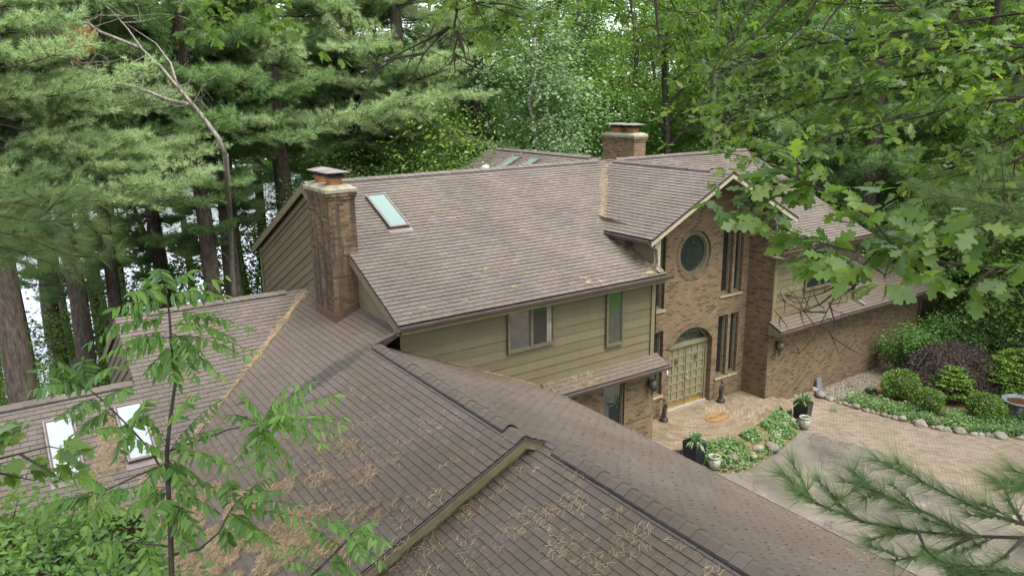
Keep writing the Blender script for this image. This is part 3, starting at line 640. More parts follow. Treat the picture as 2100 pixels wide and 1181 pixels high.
# ---- chimneys
def chimney(x0, x1, y0, y1, zb, zt_, mat, flues, flash):
    mb = MB(); mb.abox((x0, y0, zb), (x1, y1, zt_-.16)); mb.abox((x0-.025, y0-.025, zt_-.25), (x1+.025, y1+.025, zt_-.09)); mb.abox((x0-.05, y0-.05, zt_-.165), (x1+.05, y1+.05, zt_-.08))
    ch = mb.build('chimney', mat, house)
    mb = MB(); a = .065; o = [(x0-a, y0-a), (x1+a, y0-a), (x1+a, y1+a), (x0-a, y1+a)]; b = -.08; i = [(x0-b, y0-b), (x1+b, y0-b), (x1+b, y1+b), (x0-b, y1+b)]
    vs = [(x, y, zt_-.08) for x, y in o]+[(x, y, zt_+.0) for x, y in o]+[(x, y, zt_+.09) for x, y in i]
    mb.mesh(vs, [[3,2,1,0]]+[[k, (k+1) % 4, 4+(k+1) % 4, 4+k] for k in range(4)]+[[4+k, 4+(k+1) % 4, 8+(k+1) % 4, 8+k] for k in range(4)]+[[8,9,10,11]])
    mb.build('chimney_crown', M_stonec, ch)
    for fx, fy, hw, hd, caph, capw, capd in flues:
        z = zt_+.06
        mb = MB(); mb.abox((fx-hw, fy-hd, z), (fx+hw, fy+hd, z+.2)); fl = mb.build('flue', M_clay, ch)
        mb = MB(); mb.abox((fx-hw-.02, fy-hd-.02, z+.2), (fx+hw+.02, fy+hd+.02, z+.25))
        for sx in (-1, 1):
            for sy in (-1, 1): mb.abox((fx+sx*hw-.008, fy+sy*hd-.008, z+.25), (fx+sx*hw+.008, fy+sy*hd+.008, z+caph))
        zz = z+caph; r = .02
        for k in range(9):
            xx = fx-hw+2*hw*k/8; mb.abox((xx-.003, fy-hd-.003, z+.25), (xx+.003, fy-hd+.003, zz)); mb.abox((xx-.003, fy+hd-.003, z+.25), (xx+.003, fy+hd+.003, zz))
            yy = fy-hd+2*hd*k/8; mb.abox((fx-hw-.003, yy-.003, z+.25), (fx-hw+.003, yy+.003, zz)); mb.abox((fx+hw-.003, yy-.003, z+.25), (fx+hw+.003, yy+.003, zz))
        mb.build('spark_screen', M_darkm, ch)
        mb = MB(); o = [(fx-capw, fy-capd), (fx+capw, fy-capd), (fx+capw, fy+capd), (fx-capw, fy+capd)]; i = [(fx-capw*.3, fy-capd*.3), (fx+capw*.3, fy-capd*.3), (fx+capw*.3, fy+capd*.3), (fx-capw*.3, fy+capd*.3)]
        vs = [(x, y, zz-.012) for x, y in o]+[(x, y, zz) for x, y in o]+[(x, y, zz+.06) for x, y in i]
        mb.mesh(vs, [[3,2,1,0]]+[[k, (k+1) % 4, 4+(k+1) % 4, 4+k] for k in range(4)]+[[4+k, 4+(k+1) % 4, 8+(k+1) % 4, 8+k] for k in range(4)]+[[8,9,10,11]])
        mb.build('chimney_cap', M_capm, ch)
    if flash:
        z0, z1 = flash; mb = MB()
        mb.prism([(x0-.012, y0-.012, z0), (x0-.012, y1, z0), (x0-.012, y1, z0+.28), (x0-.012, y0-.012, z0+.28)], (.01, 0, 0))
        mb.prism([(x0-.012, y0-.013, z0), (x1, y0-.013, z1), (x1, y0-.013, z1+.2), (x0-.012, y0-.013, z0+.28)], (0, .01, 0)); mb.build('flashing', M_copper, ch)
    return ch
chimney(6.48, 7.18, 17.62, 19.05, 4.5, 8.14, M_chim, [(6.8, 17.95, .155, .155, .34, .31, .3), (6.8, 18.72, .15, .15, .34, .31, .28)], (4.76, 5.08))
chimney(20.55, 21.15, 22.0, 23.85, 6.8, 8.72, M_brick, [(20.85, 22.4, .14, .16, .33, .32, .36), (20.85, 23.25, .15, .28, .33, .32, .5)], None)
# ---- skylights, vent, pipe
def skylight(parent, cor, Nn, mat, h=.11, fw=.05):
    c = [np.array(p, float) for p in cor]; Nn = np.array(Nn, float)/np.linalg.norm(Nn); mb = MB()
    U = c[1]-c[0]; V = c[3]-c[0]; lu, lv = np.linalg.norm(U), np.linalg.norm(V); U /= lu; V /= lv
    O = c[0]
    for a, b, l1, l2 in ((0, 0, lu, fw), (0, lv-fw, lu, fw)): mb.box(O+U*a+V*b-Nn*.03, U*l1, V*l2, Nn*(h+.03))
    for a in (0, lu-fw): mb.box(O+U*a+V*fw-Nn*.03, U*fw, V*(lv-2*fw), Nn*(h+.03))
    s = mb.build('skylight', M_gutter, parent)
    mb = MB(); mb.box(O+U*fw*.4+V*fw*.4+Nn*(h-.02), U*(lu-fw*.8), V*(lv-fw*.8), Nn*.012); mb.build('skylight_glass', mat, s)
    mb = MB()
    for a, b, l1, l2 in ((-.01, -.01, lu+.02, .03), (-.01, lv-.02, lu+.02, .03)): mb.box(O+U*a+V*b+Nn*h, U*l1, V*l2, Nn*.008)
    for a in (-.01, lu-.02): mb.box(O+U*a+V*.02+Nn*h, U*.03, V*(lv-.04), Nn*.008)
    mb.box(O-U*.06-V*.16+Nn*.013, U*(lu+.12), V*.16, Nn*.006); mb.build('skylight_flashing', M_capm, s)
pm = lambda x, y: (x, y, zf(y)); nm = (0, -ms, 1)
skylight(house, [pm(8.40, 18.33), pm(8.97, 18.33), pm(8.97, 19.84), pm(8.40, 19.84)], nm, M_sky1)
pl_ = lambda x, y: (x, y, LZ-ss*(LY-y))
skylight(house, [pl_(1.33, 16.37), pl_(1.89, 16.37), pl_(1.89, 17.88), pl_(1.33, 17.88)], (0, -ss, 1), M_sky2)
skylight(house, [pl_(-.02, 16.37), pl_(.54, 16.37), pl_(.54, 17.88), pl_(-.02, 17.88)], (0, -ss, 1), M_sky2)
pb = lambda x, y: (x, y, BZ-bs*(18.1-x))
for y0 in (25.35, 24.05): skylight(house, [pb(16.2, y0+.55), pb(16.2, y0), pb(17.6, y0), pb(17.6, y0+.55)], (-bs, 0, 1), M_sky1)
mb = MB(); c = at_pl(996, 357, (-bs, 0, 1), BZ-bs*18.1)
mb.lathe([(.13, -.15), (.13, .06), (.17, .08), (.225, .16), (.225, .24), (.17, .32), (.06, .36), (0, .365)], c, 20); tv = mb.build('turbine_vent', M_white, house, True)
mb = MB()
for i in range(20):
    a = 2*math.pi*i/20; b = a+.22
    mb.tube([c+V3(.165*math.cos(a), .165*math.sin(a), .07), c+V3(.236*math.cos(a+.1), .236*math.sin(a+.1), .2), c+V3(.165*math.cos(b), .165*math.sin(b), .33)], .011, 4)
mb.build('vane', M_darkm, tv)
mb = MB(); mb.lathe([(.05, -.4), (.05, .28), (.04, .28)], (22.48, 21.5, 7.62), 12); mb.build('vent_pipe', M_white, house)
# ---- wall lanterns
def lantern(x, y, z):
    mb = MB(); mb.lathe([(.0, -.22), (.05, -.2), (.05, -.16), (.02, -.14)], (x, y-.02, z+.3), 10, sy=.4)
    mb.tube([(x, y-.02, z+.13), (x, y-.03, z-.12), (x, y-.14, z-.2), (x, y-.2, z-.1)], .012, 6)
    for i, (dx, dz) in enumerate(((-.05, -.25), (0, -.33), (.05, -.27), (.02, -.2))):
        mb.tube([(x+dx*.3, y-.16, z-.12), (x+dx, y-.17, z-.2), (x+dx*1.3, y-.16, z+dz), (x+dx*.5, y-.15, z+dz-.1)], [.016, .02, .014, .006], 6)
    lo = mb.build('wall_lantern', M_iron, house)
    mb = MB(); mb.lathe([(.03, -.13), (.08, -.11), (.12, -.05), (.132, .02), (.11, .095), (.055, .14), (.015, .155)], (x, y-.2, z), 16); mb.build('lantern_globe', M_globe, lo, True)
    mb = MB()
    for i in range(8):
        a = 2*math.pi*i/8; mb.tube([(x+r*math.cos(a), y-.2+r*math.sin(a), z+h) for r, h in ((.035, -.135), (.085, -.113), (.126, -.05), (.139, .02), (.117, .098), (.06, .145), (.0, .17))], .006, 4)
    mb.build('lantern_cage', M_iron, lo)
M_globe = plain('aged_lantern_glass', (.085, .088, .07), .3, .5, 0, .3, 14.)
lantern(15.2, 15.4, 1.9); lantern(21.17, 15.4, 1.9)

# ================================================================== INSTANCING OF SMALL FACES
def expand(tv, tf, pos, R, mi=None):
    """tv (n,3) template verts, tf list of faces; pos (k,3); R (k,3,3) rows = images of the axes (scaled)"""
    k = len(pos); n = len(tv); tv = np.asarray(tv, float)
    v = np.einsum('nj,kji->kni', tv, R)+pos[:, None, :]
    loops = np.concatenate([np.array(f) for f in tf]); sizes = np.array([len(f) for f in tf])
    lp = (loops[None, :]+(np.arange(k)*n)[:, None]).ravel()
    return v.reshape(-1, 3), lp, np.tile(sizes, k)
def merge(parts):
    off = 0; V, Lp, S, Mi = [], [], [], []
    for i, p in enumerate(parts):
        v, l, s = p[:3]; V.append(v); Lp.append(l+off); S.append(s); off += len(v)
        Mi.append(np.full(len(s), p[3] if len(p) > 3 else 0))
    return np.concatenate(V), np.concatenate(Lp), np.concatenate(S), np.concatenate(Mi)
def norm(a): return a/(np.linalg.norm(a, axis=-1, keepdims=True)+1e-9)
def frames(d, up, roll, sc_, rg=rng):
    """frames with x along d, z near up, rolled; scaled"""
    d = norm(d); y = norm(np.cross(up, d)); z = np.cross(d, y); c, s = np.cos(roll)[:, None], np.sin(roll)[:, None]
    y2 = c*y+s*z; z2 = -s*y+c*z
    return np.stack([d, y2, z2], 1)*np.asarray(sc_)[:, None, None]
LEAF = ([(0, 0, 0), (.45, .26, .06), (1, 0, -.04), (.45, -.26, .06)], [[0, 2, 1], [0, 3, 2]])
LEAFB = ([(0, 0, 0), (.28, .2, .05), (.62, .24, .04), (1, 0, -.08), (.62, -.24, .04), (.28, -.2, .05), (.5, 0, 0)], [[0, 6, 2, 1], [6, 3, 2], [0, 5, 4, 6], [6, 4, 3]])
def leafset(pts, size, tilt=.6, tmpl=LEAF, rg=rng, droop=0.1, dirs=None):
    k = len(pts); a = rg.uniform(0, 2*math.pi, k)
    d = np.stack([np.cos(a), np.sin(a), rg.normal(-droop, .35, k)], 1) if dirs is None else dirs
    up = norm(np.stack([rg.normal(0, tilt, k), rg.normal(0, tilt, k), np.ones(k)], 1))
    sz = size*rg.uniform(.65, 1.25, k)
    return expand(tmpl[0], tmpl[1], pts, frames(d, up, rg.normal(0, .3, k), sz))
def leafobj(name, parts, mats, parent=None, wood=None):
    """parts: expand() tuples (+material index); wood: MB with plain geometry appended as the last material"""
    ps = list(parts)
    if wood is not None and wood.v:
        ps.append((np.array(wood.v), np.array([i for f in wood.f for i in f]), np.array([len(f) for f in wood.f]), len(mats)-1))
    v, l, s, m = merge(ps); me = mesh_np(name, v, l, s, mats, m)
    return link(name, me, parent)

# ================================================================== GROUND
def sstep(a, b, x): t = np.clip((x-a)/(b-a), 0, 1); return t*t*(3-2*t)
def ground_h(x, y):
    x, y = np.asarray(x, float), np.asarray(y, float)
    u = -.35*x+.94*y
    return -.36-3.9*sstep(21, 38, u)-.5*sstep(38, 46, u)+.12*np.sin(x*.31+1)*np.sin(y*.27)*sstep(24, 34, np.hypot(x-14, y-14))+3.5*sstep(45, 110, x)
gx = np.concatenate([np.linspace(-400, -41, 12), np.linspace(-40, 90, 131), np.linspace(92, 500, 14)]); gy = np.concatenate([np.linspace(-200, -21, 8), np.linspace(-20, 90, 111), np.linspace(92, 600, 14)])
XX, YY = np.meshgrid(gx, gy, indexing='ij'); ZZ = ground_h(XX, YY); nx_, ny_ = XX.shape
idx = np.arange(nx_*ny_).reshape(nx_, ny_); q = np.stack([idx[:-1, :-1], idx[1:, :-1], idx[1:, 1:], idx[:-1, 1:]], -1).reshape(-1, 4)
m, nt, out = newmat('leaf_litter_soil'); g = geo(nt); pos = g.outputs['Position']
c = ramp(nt, noise(nt, pos, 7., 7, .7), [(.3, (.05, .035, .022)), (.5, (.13, .088, .052)), (.72, (.24, .165, .10))])
p = nt.nodes.new('ShaderNodeSeparateXYZ'); L(nt, pos, p.inputs[0])
gr = ramp(nt, noise(nt, pos, .16, 4), [(.48, (0, 0, 0)), (.62, (1, 1, 1))])
c = mix(nt, math_(nt, 'MULTIPLY', gr, .8), c, mix(nt, noise(nt, pos, 5.), (.03, .06, .015), (.08, .14, .03)))
bsdf(nt, out, c, .95, .1, noise(nt, pos, 14., 5), .8, .04); M_soil = m
me = mesh_np('ground', np.stack([XX, YY, ZZ], -1).reshape(-1, 3), q.ravel(), np.full(len(q), 4), [M_soil], smooth=True); tag(link('ground', me), kind='structure')
m, nt, out = newmat('lawn_grass'); g = geo(nt); pos = g.outputs['Position']
bsdf(nt, out, ramp(nt, noise(nt, pos, 9., 6), [(.3, (.07, .15, .018)), (.7, (.14, .26, .035))]), .9, .15, noise(nt, pos, 60., 3), .8, .04); M_lawn = m
mb = MB(); mb.face([(-30, -120, -.352), (90, -120, -.352), (90, 6, -.352), (30, 6, -.352), (24.3, 3.4, -.352), (19, -1.4, -.352), (14.4, -9, -.352), (-30, -9, -.352)]); tag(mb.build('lawn', M_lawn), kind='structure')
m, nt, out = newmat('lake_water'); g = geo(nt); pos = g.outputs['Position']
mp = N(nt, 'ShaderNodeMapping'); mp.inputs['Scale'].default_value = (1., 1., 1.); L(nt, pos, mp.inputs[0])
bsdf(nt, out, (.36, .36, .42), .14, .7, noise(nt, mp.outputs[0], 1.6, 4), .25, .06, .6); M_water = m
mb = MB(); mb.face([(-500, 30, -4.3), (500, 30, -4.3), (500, 700, -4.3), (-500, 700, -4.3)]); tag(mb.build('lake_water', M_water), kind='structure')

# driveway
m, nt, out = newmat('worn_asphalt'); g = geo(nt); pos = g.outputs['Position']
c = ramp(nt, noise(nt, pos, .5, 6, .62), [(.34, (0.06178, 0.05398, 0.043)), (.5, (0.1126, 0.0986, 0.07976)), (.68, (0.1526, 0.1331, 0.1061))])
vr = N(nt, 'ShaderNodeTexVoronoi'); vr.feature = 'DISTANCE_TO_EDGE'; vr.inputs['Scale'].default_value = .38
wv = nt.nodes.new('ShaderNodeVectorMath'); wv.operation = 'ADD'; L(nt, pos, wv.inputs[0]); L(nt, noise(nt, pos, 1.1, 5, .7, 1), wv.inputs[1]); L(nt, wv.outputs[0], vr.inputs['Vector'])
c = mix(nt, ramp(nt, vr.outputs['Distance'], [(.0, (.7, .7, .7)), (.012, (0, 0, 0))]), c, (.03, .027, .022))
c = mix(nt, ramp(nt, noise(nt, pos, .9, 6, .7), [(.55, (0, 0, 0)), (.7, (.55, .55, .55))]), c, (.055, .048, .04))
c = mix(nt, .5, c, ramp(nt, noise(nt, pos, 55., 3), [(.3, (.55, .55, .55)), (.7, (1.4, 1.4, 1.4))]), 'MULTIPLY')
c = mix(nt, ramp(nt, noise(nt, pos, 1.1, 5, .7), [(.62, (0, 0, 0)), (.78, (.6, .6, .6))]), c, (.32, .27, .21))
bsdf(nt, out, c, .85, .3, noise(nt, pos, 90., 3), .5, .008); M_asph = m
AE = [(20.2, 13.55), (20.3, 13.35), (20.54, 12.73), (20.69, 11.98), (20.83, 11.27), (20.82, 10.5), (20.61, 9.67), (20.38, 8.88), (19.88, 7.42), (19.2, 5.8), (18.2, 4.0), (16.5, 1.5), (14.5, -.5)]
ST = [(23.45, 15.33), (23.1, 14.8), (23.2, 13.8), (23.36, 12.78), (23.7, 11.33), (24.17, 10.33), (24.86, 9.49), (25.4, 9.0), (26.2, 8.4), (27.5, 7.7), (29, 7.2)]
def sheet(name, pts, z, mat, th=None):
    tri = tessellate_polygon([[Vector((p[0], p[1], 0)) for p in pts]]); fs = []
    for t in tri:
        a, b, c_ = [pts[i] for i in t]; fs.append(list(t) if (b[0]-a[0])*(c_[1]-a[1])-(b[1]-a[1])*(c_[0]-a[0]) > 0 else list(t)[::-1])
    mb = MB(); mb.mesh([(p[0], p[1], z) for p in pts], fs)
    if th:
        for i in range(len(pts)):
            p, q_ = pts[i], pts[(i+1) % len(pts)]; mb.face([(p[0], p[1], z), (p[0], p[1], z-th), (q_[0], q_[1], z-th), (q_[0], q_[1], z)])
    return mb.build(name, mat)
tag(sheet('driveway', [(10.8, 15.3), (15.3, 15.3), (20.2, 15.3)]+AE+[(14.5, -8.9), (10.8, -8.9)], -.335, M_asph), kind='structure')
def paver_mat(name, radial=None, cols=None, w_=.2, h_=.1, rot=.6):
    m, nt, out = newmat(name); g = geo(nt); pos = g.outputs['Position']
    p = nt.nodes.new('ShaderNodeSeparateXYZ'); L(nt, pos, p.inputs[0])
    if radial:
        dx = math_(nt, 'SUBTRACT', p.outputs[0], radial[0]); dy = math_(nt, 'SUBTRACT', p.outputs[1], radial[1])
        r = math_(nt, 'SQRT', math_(nt, 'ADD', math_(nt, 'POWER', dx, 2.), math_(nt, 'POWER', dy, 2.)))
        a = math_(nt, 'ARCTAN2', dy, dx)
        rq = math_(nt, 'MAXIMUM', math_(nt, 'MULTIPLY', math_(nt, 'FLOOR', math_(nt, 'DIVIDE', r, .8)), .8), .8)
        cv = nt.nodes.new('ShaderNodeCombineXYZ'); L(nt, math_(nt, 'MULTIPLY', a, rq), cv.inputs[0]); L(nt, r, cv.inputs[1]); vec = cv.outputs[0]
    else:
        mp = N(nt, 'ShaderNodeMapping'); mp.inputs['Rotation'].default_value = (0, 0, rot); L(nt, pos, mp.inputs[0]); vec = mp.outputs[0]
    b = brick_nodes(nt, vec, w_, h_, .007, (0, 0, 0), (1, 1, 1), (.5, .5, .5))
    sep = nt.nodes.new('ShaderNodeSeparateColor'); L(nt, b.outputs['Color'], sep.inputs[0])
    c = ramp(nt, sep.outputs[0], cols)
    c = mix(nt, .55, c, ramp(nt, noise(nt, pos, 1.2, 6), [(.3, (.65, .65, .6)), (.7, (1.3, 1.25, 1.2))]), 'MULTIPLY')
    gr_ = ramp(nt, noise(nt, pos, .75, 4), [(.42, (0, 0, 0)), (.62, (1, 1, 1))])
    c = mix(nt, math_(nt, 'MULTIPLY', gr_, .45 if radial else .25), c, (.12, .105, .055))
    c = mix(nt, math_(nt, 'MULTIPLY', b.outputs['Fac'], .8), c, (.075, .065, .035))
    bsdf(nt, out, c, .9, .2, math_(nt, 'ADD', math_(nt, 'MULTIPLY', b.outputs['Fac'], -1.), math_(nt, 'MULTIPLY', noise(nt, pos, 40.), .3)), .6, .008); return m
PC = [(0, (0.1154, 0.0825, 0.05902)), (.3, (0.1639, 0.1188, 0.0868)), (.6, (0.1822, 0.1419, 0.1042)), (1, (0.2064, 0.165, 0.125))]
M_pave = paver_mat('brick_pavers', None, [(0, (0.1364, 0.1061, 0.08659)), (.4, (0.1797, 0.1404, 0.1133)), (1, (0.2108, 0.1686, 0.1365))], .2, .1, 1.0)
M_porch = paver_mat('circle_pavers', (18.15, 16.5), PC, .22, .115)
tag(sheet('paved_path', [(20.2, 15.38), (23.45, 15.38)]+ST+[(27.5, 5.5), (24.5, 3.6), (19, -1), (14.5, -3)]+AE[::-1], -.331, M_pave), kind='structure')
PE = [(15.44, 15.4), (15.2, 15.36), (15.12, 15.0), (15.2, 14.65), (15.6, 14.35), (16.2, 14.15), (17.2, 14.02), (18.3, 14.02), (19.2, 14.15), (20.0, 14.38), (20.7, 14.7), (21.1, 15.02), (21.22, 15.4), (20.76, 15.4), (20.76, 16.9), (15.44, 16.9)]
tag(sheet('porch', PE, 0, M_porch, .34), kind='structure')
tag(sheet('porch_step', [(15.3, 15.36), (14.7, 15.36), (14.75, 14.5), (15.3, 13.95), (16.1, 13.75), (16.4, 14.2)], -.165, M_porch, .2), kind='structure')
tag(sheet('porch_step', [(21.0, 14.9), (20.75, 14.5), (21.1, 14.5), (21.6, 14.9), (21.75, 15.38), (21.15, 15.38)], -.165, M_porch, .2), kind='structure')
# planted slope round the porch
BO = [(16.0, 14.2), (15.75, 13.6), (15.95, 13.05), (16.5, 12.8), (17.46, 12.88), (18.59, 13.05), (19.6, 13.3), (20.15, 13.5), (20.45, 13.95), (20.6, 14.6)]
BI = [(16.2, 14.16), (17.2, 14.02), (18.3, 14.02), (19.2, 14.15), (20.0, 14.38), (20.6, 14.66)]
def pline(pts, n):
    P = np.array(pts, float); s = np.concatenate(([0], np.cumsum(np.linalg.norm(np.diff(P, axis=0), axis=1)))); t = np.linspace(0, s[-1], n)
    return np.stack([np.interp(t, s, P[:, i]) for i in range(P.shape[1])], 1)
a = pline(BO, 24); b = pline(BI, 24); nb = 8; vs = []
for i in range(24):
    for j in range(nb):
        t = j/(nb-1); p = a[i]*(1-t)+b[i]*t; vs.append((p[0], p[1], -.33+.33*math.sin(t*1.45)/math.sin(1.45)+.03*math.sin(p[0]*5)*math.sin(p[1]*6)*math.sin(math.pi*t)))
bedv = np.array(vs).reshape(24, nb, 3)
mb = MB(); mb.mesh(vs, [[i*nb+j, (i+1)*nb+j, (i+1)*nb+j+1, i*nb+j+1] for i in range(23) for j in range(nb-1)]); tag(mb.build('planting_bed_soil', M_soil), kind='structure')
def bedpt(k, rg=rng):
    i = rg.uniform(0, 22.99, k); j = rg.uniform(0, nb-1.01, k); i0, j0 = i.astype(int), j.astype(int); fi, fj = (i-i0)[:, None], (j-j0)[:, None]
    return bedv[i0, j0]*(1-fi)*(1-fj)+bedv[i0+1, j0]*fi*(1-fj)+bedv[i0, j0+1]*(1-fi)*fj+bedv[i0+1, j0+1]*fi*fj
from mathutils import noise as mn
def nz(p, s, o=0): return np.array([mn.noise(Vector((float(q[0])*s+o, float(q[1])*s-o, float(q[2])*s*.5 if len(q) > 2 else 0))) for q in p])
p = bedpt(7600); p = p[nz(p, 1.9, 3.1) > -.24]; h = rng.uniform(.02, .15, len(p)); p = p+np.stack([0*h, 0*h, h], 1)
tag(leafobj('ground_cover', [leafset(p, .085, .5, LEAFB)], [M_ivy]), 'low leafy ground cover on the slope in front of the porch', 'ground cover', kind='stuff')
def rock_mesh(name, seed, mats, sub=3, rough=.35):
    import bmesh
    bm = bmesh.new(); bmesh.ops.create_icosphere(bm, subdivisions=sub, radius=1)
    for v in bm.verts:
        n = mn.noise(v.co*1.1+Vector((seed*7.3, 0, 0))); n2 = mn.noise(v.co*2.7+Vector((0, seed*3.1, 0)))
        v.co *= 1+rough*n+rough*.35*n2
    me = bpy.data.meshes.new(name); bm.to_mesh(me); bm.free(); me.polygons.foreach_set('use_smooth', [True]*len(me.polygons)); me.materials.append(mats); return me
m, nt, out = newmat('fieldstone'); g = geo(nt); pos = g.outputs['Position']; oi = nt.nodes.new('ShaderNodeObjectInfo')
c = ramp(nt, oi.outputs['Random'], [(0, (0.1364, 0.124, 0.0992)), (.35, (0.1984, 0.1798, 0.1364)), (.6, (0.1674, 0.155, 0.1333)), (.8, (0.1116, 0.0961, 0.0806)), (1, (0.2604, 0.248, 0.217))])
c = mix(nt, .6, c, ramp(nt, noise(nt, pos, 9., 6), [(.3, (.6, .6, .55)), (.7, (1.3, 1.3, 1.25))]), 'MULTIPLY')
c = mix(nt, ramp(nt, noise(nt, pos, 4., 5), [(.56, (0, 0, 0)), (.72, (.7, .7, .7))]), c, (.15, .16, .06))
bsdf(nt, out, c, .85, .25, noise(nt, pos, 30., 4), .4, .01); M_rock = m
RM = [rock_mesh('stone', i, M_rock) for i in range(5)]
def stone(loc, sc_, rz, k, label, group=None, name='stone'):
    o = bpy.data.objects.new(name, RM[k % 5]); COL.objects.link(o); o.location = [float(t) for t in loc]; o.scale = sc_; o.rotation_euler = (random.uniform(-.2, .2), random.uniform(-.2, .2), rz)
    return tag(o, label, 'stone', group)
for i, (px, py, s, lab) in enumerate([(1610, 872, .21, 'mossy boulder low beside the right hand glazed pot'), (1590, 893, .2, 'flat grey boulder half under the ground cover, below the mossy one'), (1583, 915, .22, 'pale angular boulder near the driveway end of the planted slope'), (1555, 918, .2, 'tan boulder in the middle of the planted slope'), (1545, 935, .13, 'small white stone in the planted slope'), (1505, 938, .2, 'brownish boulder among leaves towards the left hand pot'), (1625, 862, .18, 'greenish boulder just behind the right hand glazed pot')]):
    p = at_z(px, py, -.13); stone(p-V3(0, 0, .02), (s, s*.85, s*.65), i*1.3, i, lab)
P = pline(ST, 60); s_acc = 0; i = 0
seg = np.linalg.norm(np.diff(np.array(ST), axis=0), axis=1).sum(); t = 0.05
while t < seg-3.0:
    r = random.choice([.08, .10, .11, .13, .14, .16, .20]); k = min(58, int(t/seg*59)); d = P[k+1]-P[k]; ang = math.atan2(d[1], d[0])
    stone((P[k][0]+random.uniform(-.03, .03)+.06, P[k][1], -.33+r*random.uniform(.12, .4)), (r*1.15, r*.85, r*.8), ang, random.randrange(5), 'rounded fieldstone in the curved row edging the garden beside the brick drive', 'fieldstones edging the garden')
    t += r*random.uniform(1.95, 2.25)
# gravel strip and ground cover behind the stones
GV = [(23.55, 15.36), (28.6, 15.36), (28.2, 14.75), (26.4, 14.35), (25.0, 14.25), (23.5, 14.2), (23.2, 14.7)]
def inpoly(p, poly):
    x, y = p[:, 0], p[:, 1]; c = np.zeros(len(p), bool); n = len(poly)
    for i in range(n):
        (x1, y1), (x2, y2) = poly[i], poly[(i+1) % n]
        c ^= ((y1 > y) != (y2 > y)) & (x < (x2-x1)*(y-y1)/(y2-y1+1e-12)+x1)
    return c
def scatter(poly, k, rg=rng):
    a = np.array(poly); lo, hi = a.min(0), a.max(0); p = rg.uniform(lo, hi, (k, 2)); return p[inpoly(p, poly)]
p = scatter(GV, 9000); tv = [(1, 0, 0), (0, 1, 0), (-1, 0, 0), (0, -1, 0), (0, 0, .7), (0, 0, -.7)]; tf = [[0,1,4],[1,2,4],[2,3,4],[3,0,4],[1,0,5],[2,1,5],[3,2,5],[0,3,5]]
k = len(p); R_ = frames(rng.normal(0, 1, (k, 3)), np.tile([0, 0, 1.], (k, 1)), rng.uniform(0, 6, k), rng.uniform(.015, .036, k))
m, nt, out = newmat('river_gravel'); g = geo(nt)
bsdf(nt, out, ramp(nt, g.outputs['Random Per Island'], [(0, (0.066, 0.0495, 0.033)), (.4, (0.143, 0.1155, 0.0825)), (.8, (0.22, 0.1925, 0.154)), (1, (0.3025, 0.286, 0.253))]), .8, .3); M_gravel = m
tag(leafobj('gravel', [expand(tv, tf, np.column_stack([p, np.full(k, -.345)]), R_)], [M_gravel]), 'tan river gravel along the foot of the long brick wall', 'gravel', kind='stuff')
GC = [(23.3, 14.2), (23.5, 12.8), (23.85, 11.4), (24.3, 10.4), (25, 9.6), (25.6, 9.1), (26.4, 8.5), (27.6, 7.9), (29.5, 8.6), (27.6, 9.6), (26.4, 10.2), (25.8, 10.9), (25.2, 11.6), (24.9, 12.4), (24.6, 13.2), (24.4, 14.1)]
p = scatter(GC, 46000); p = p[nz(p, 1.1, 9.) > -.55]; h = rng.uniform(-.33, -.10, len(p))+.06*np.sin(p[:, 0]*4)*np.sin(p[:, 1]*5)
tag(leafobj('ground_cover', [leafset(np.column_stack([p, h]), .085, .5, LEAF)], [M_ivy]), 'strip of low pachysandra behind the row of fieldstones', 'ground cover', kind='stuff')

# ================================================================== PORCH THINGS
def doormat():
    o = empty('doormat', (18.27, 15.31, .002), 'oval tan coir doormat printed with a dark word, before the double door', 'doormat')
    el = lambda r, z: [(18.27+.50*r*math.cos(2*math.pi*i/48), 15.31+.31*(r if r == 1 else r-.03)*math.sin(2*math.pi*i/48), z) for i in range(48)]
    mb = MB(); mb.prism(el(1, .004), (0, 0, .016)); mb.build('mat_pad', plain('coir', (.20, .125, .055), .95, .1, 0, .3, 60., .6), o)
    mb = MB(); a, b = el(.93, .0225), el(.90, .0225)
    for i in range(48): mb.face([a[i], a[(i+1) % 48], b[(i+1) % 48], b[i]])
    mb.build('mat_border', plain('coir_print', (.03, .018, .01), .95, .1, 0, .3, 60.), o)
    cu = bpy.data.curves.new('mat_lettering', 'FONT'); cu.body = 'WELCOME'; cu.size = .17; cu.align_x = 'CENTER'; cu.align_y = 'CENTER'; cu.space_character = 1.0
    t = bpy.data.objects.new('tmp', cu); COL.objects.link(t); bpy.context.view_layer.update()
    me = bpy.data.meshes.new_from_object(t.evaluated_get(bpy.context.evaluated_depsgraph_get())); bpy.data.objects.remove(t)
    for v in me.vertices: v.co = (18.27+v.co.x*.95, 15.33+v.co.y*1.1, .0228)
    me.materials.clear(); me.materials.append(bpy.data.materials['coir_print']); link('mat_lettering', me, o)
doormat()
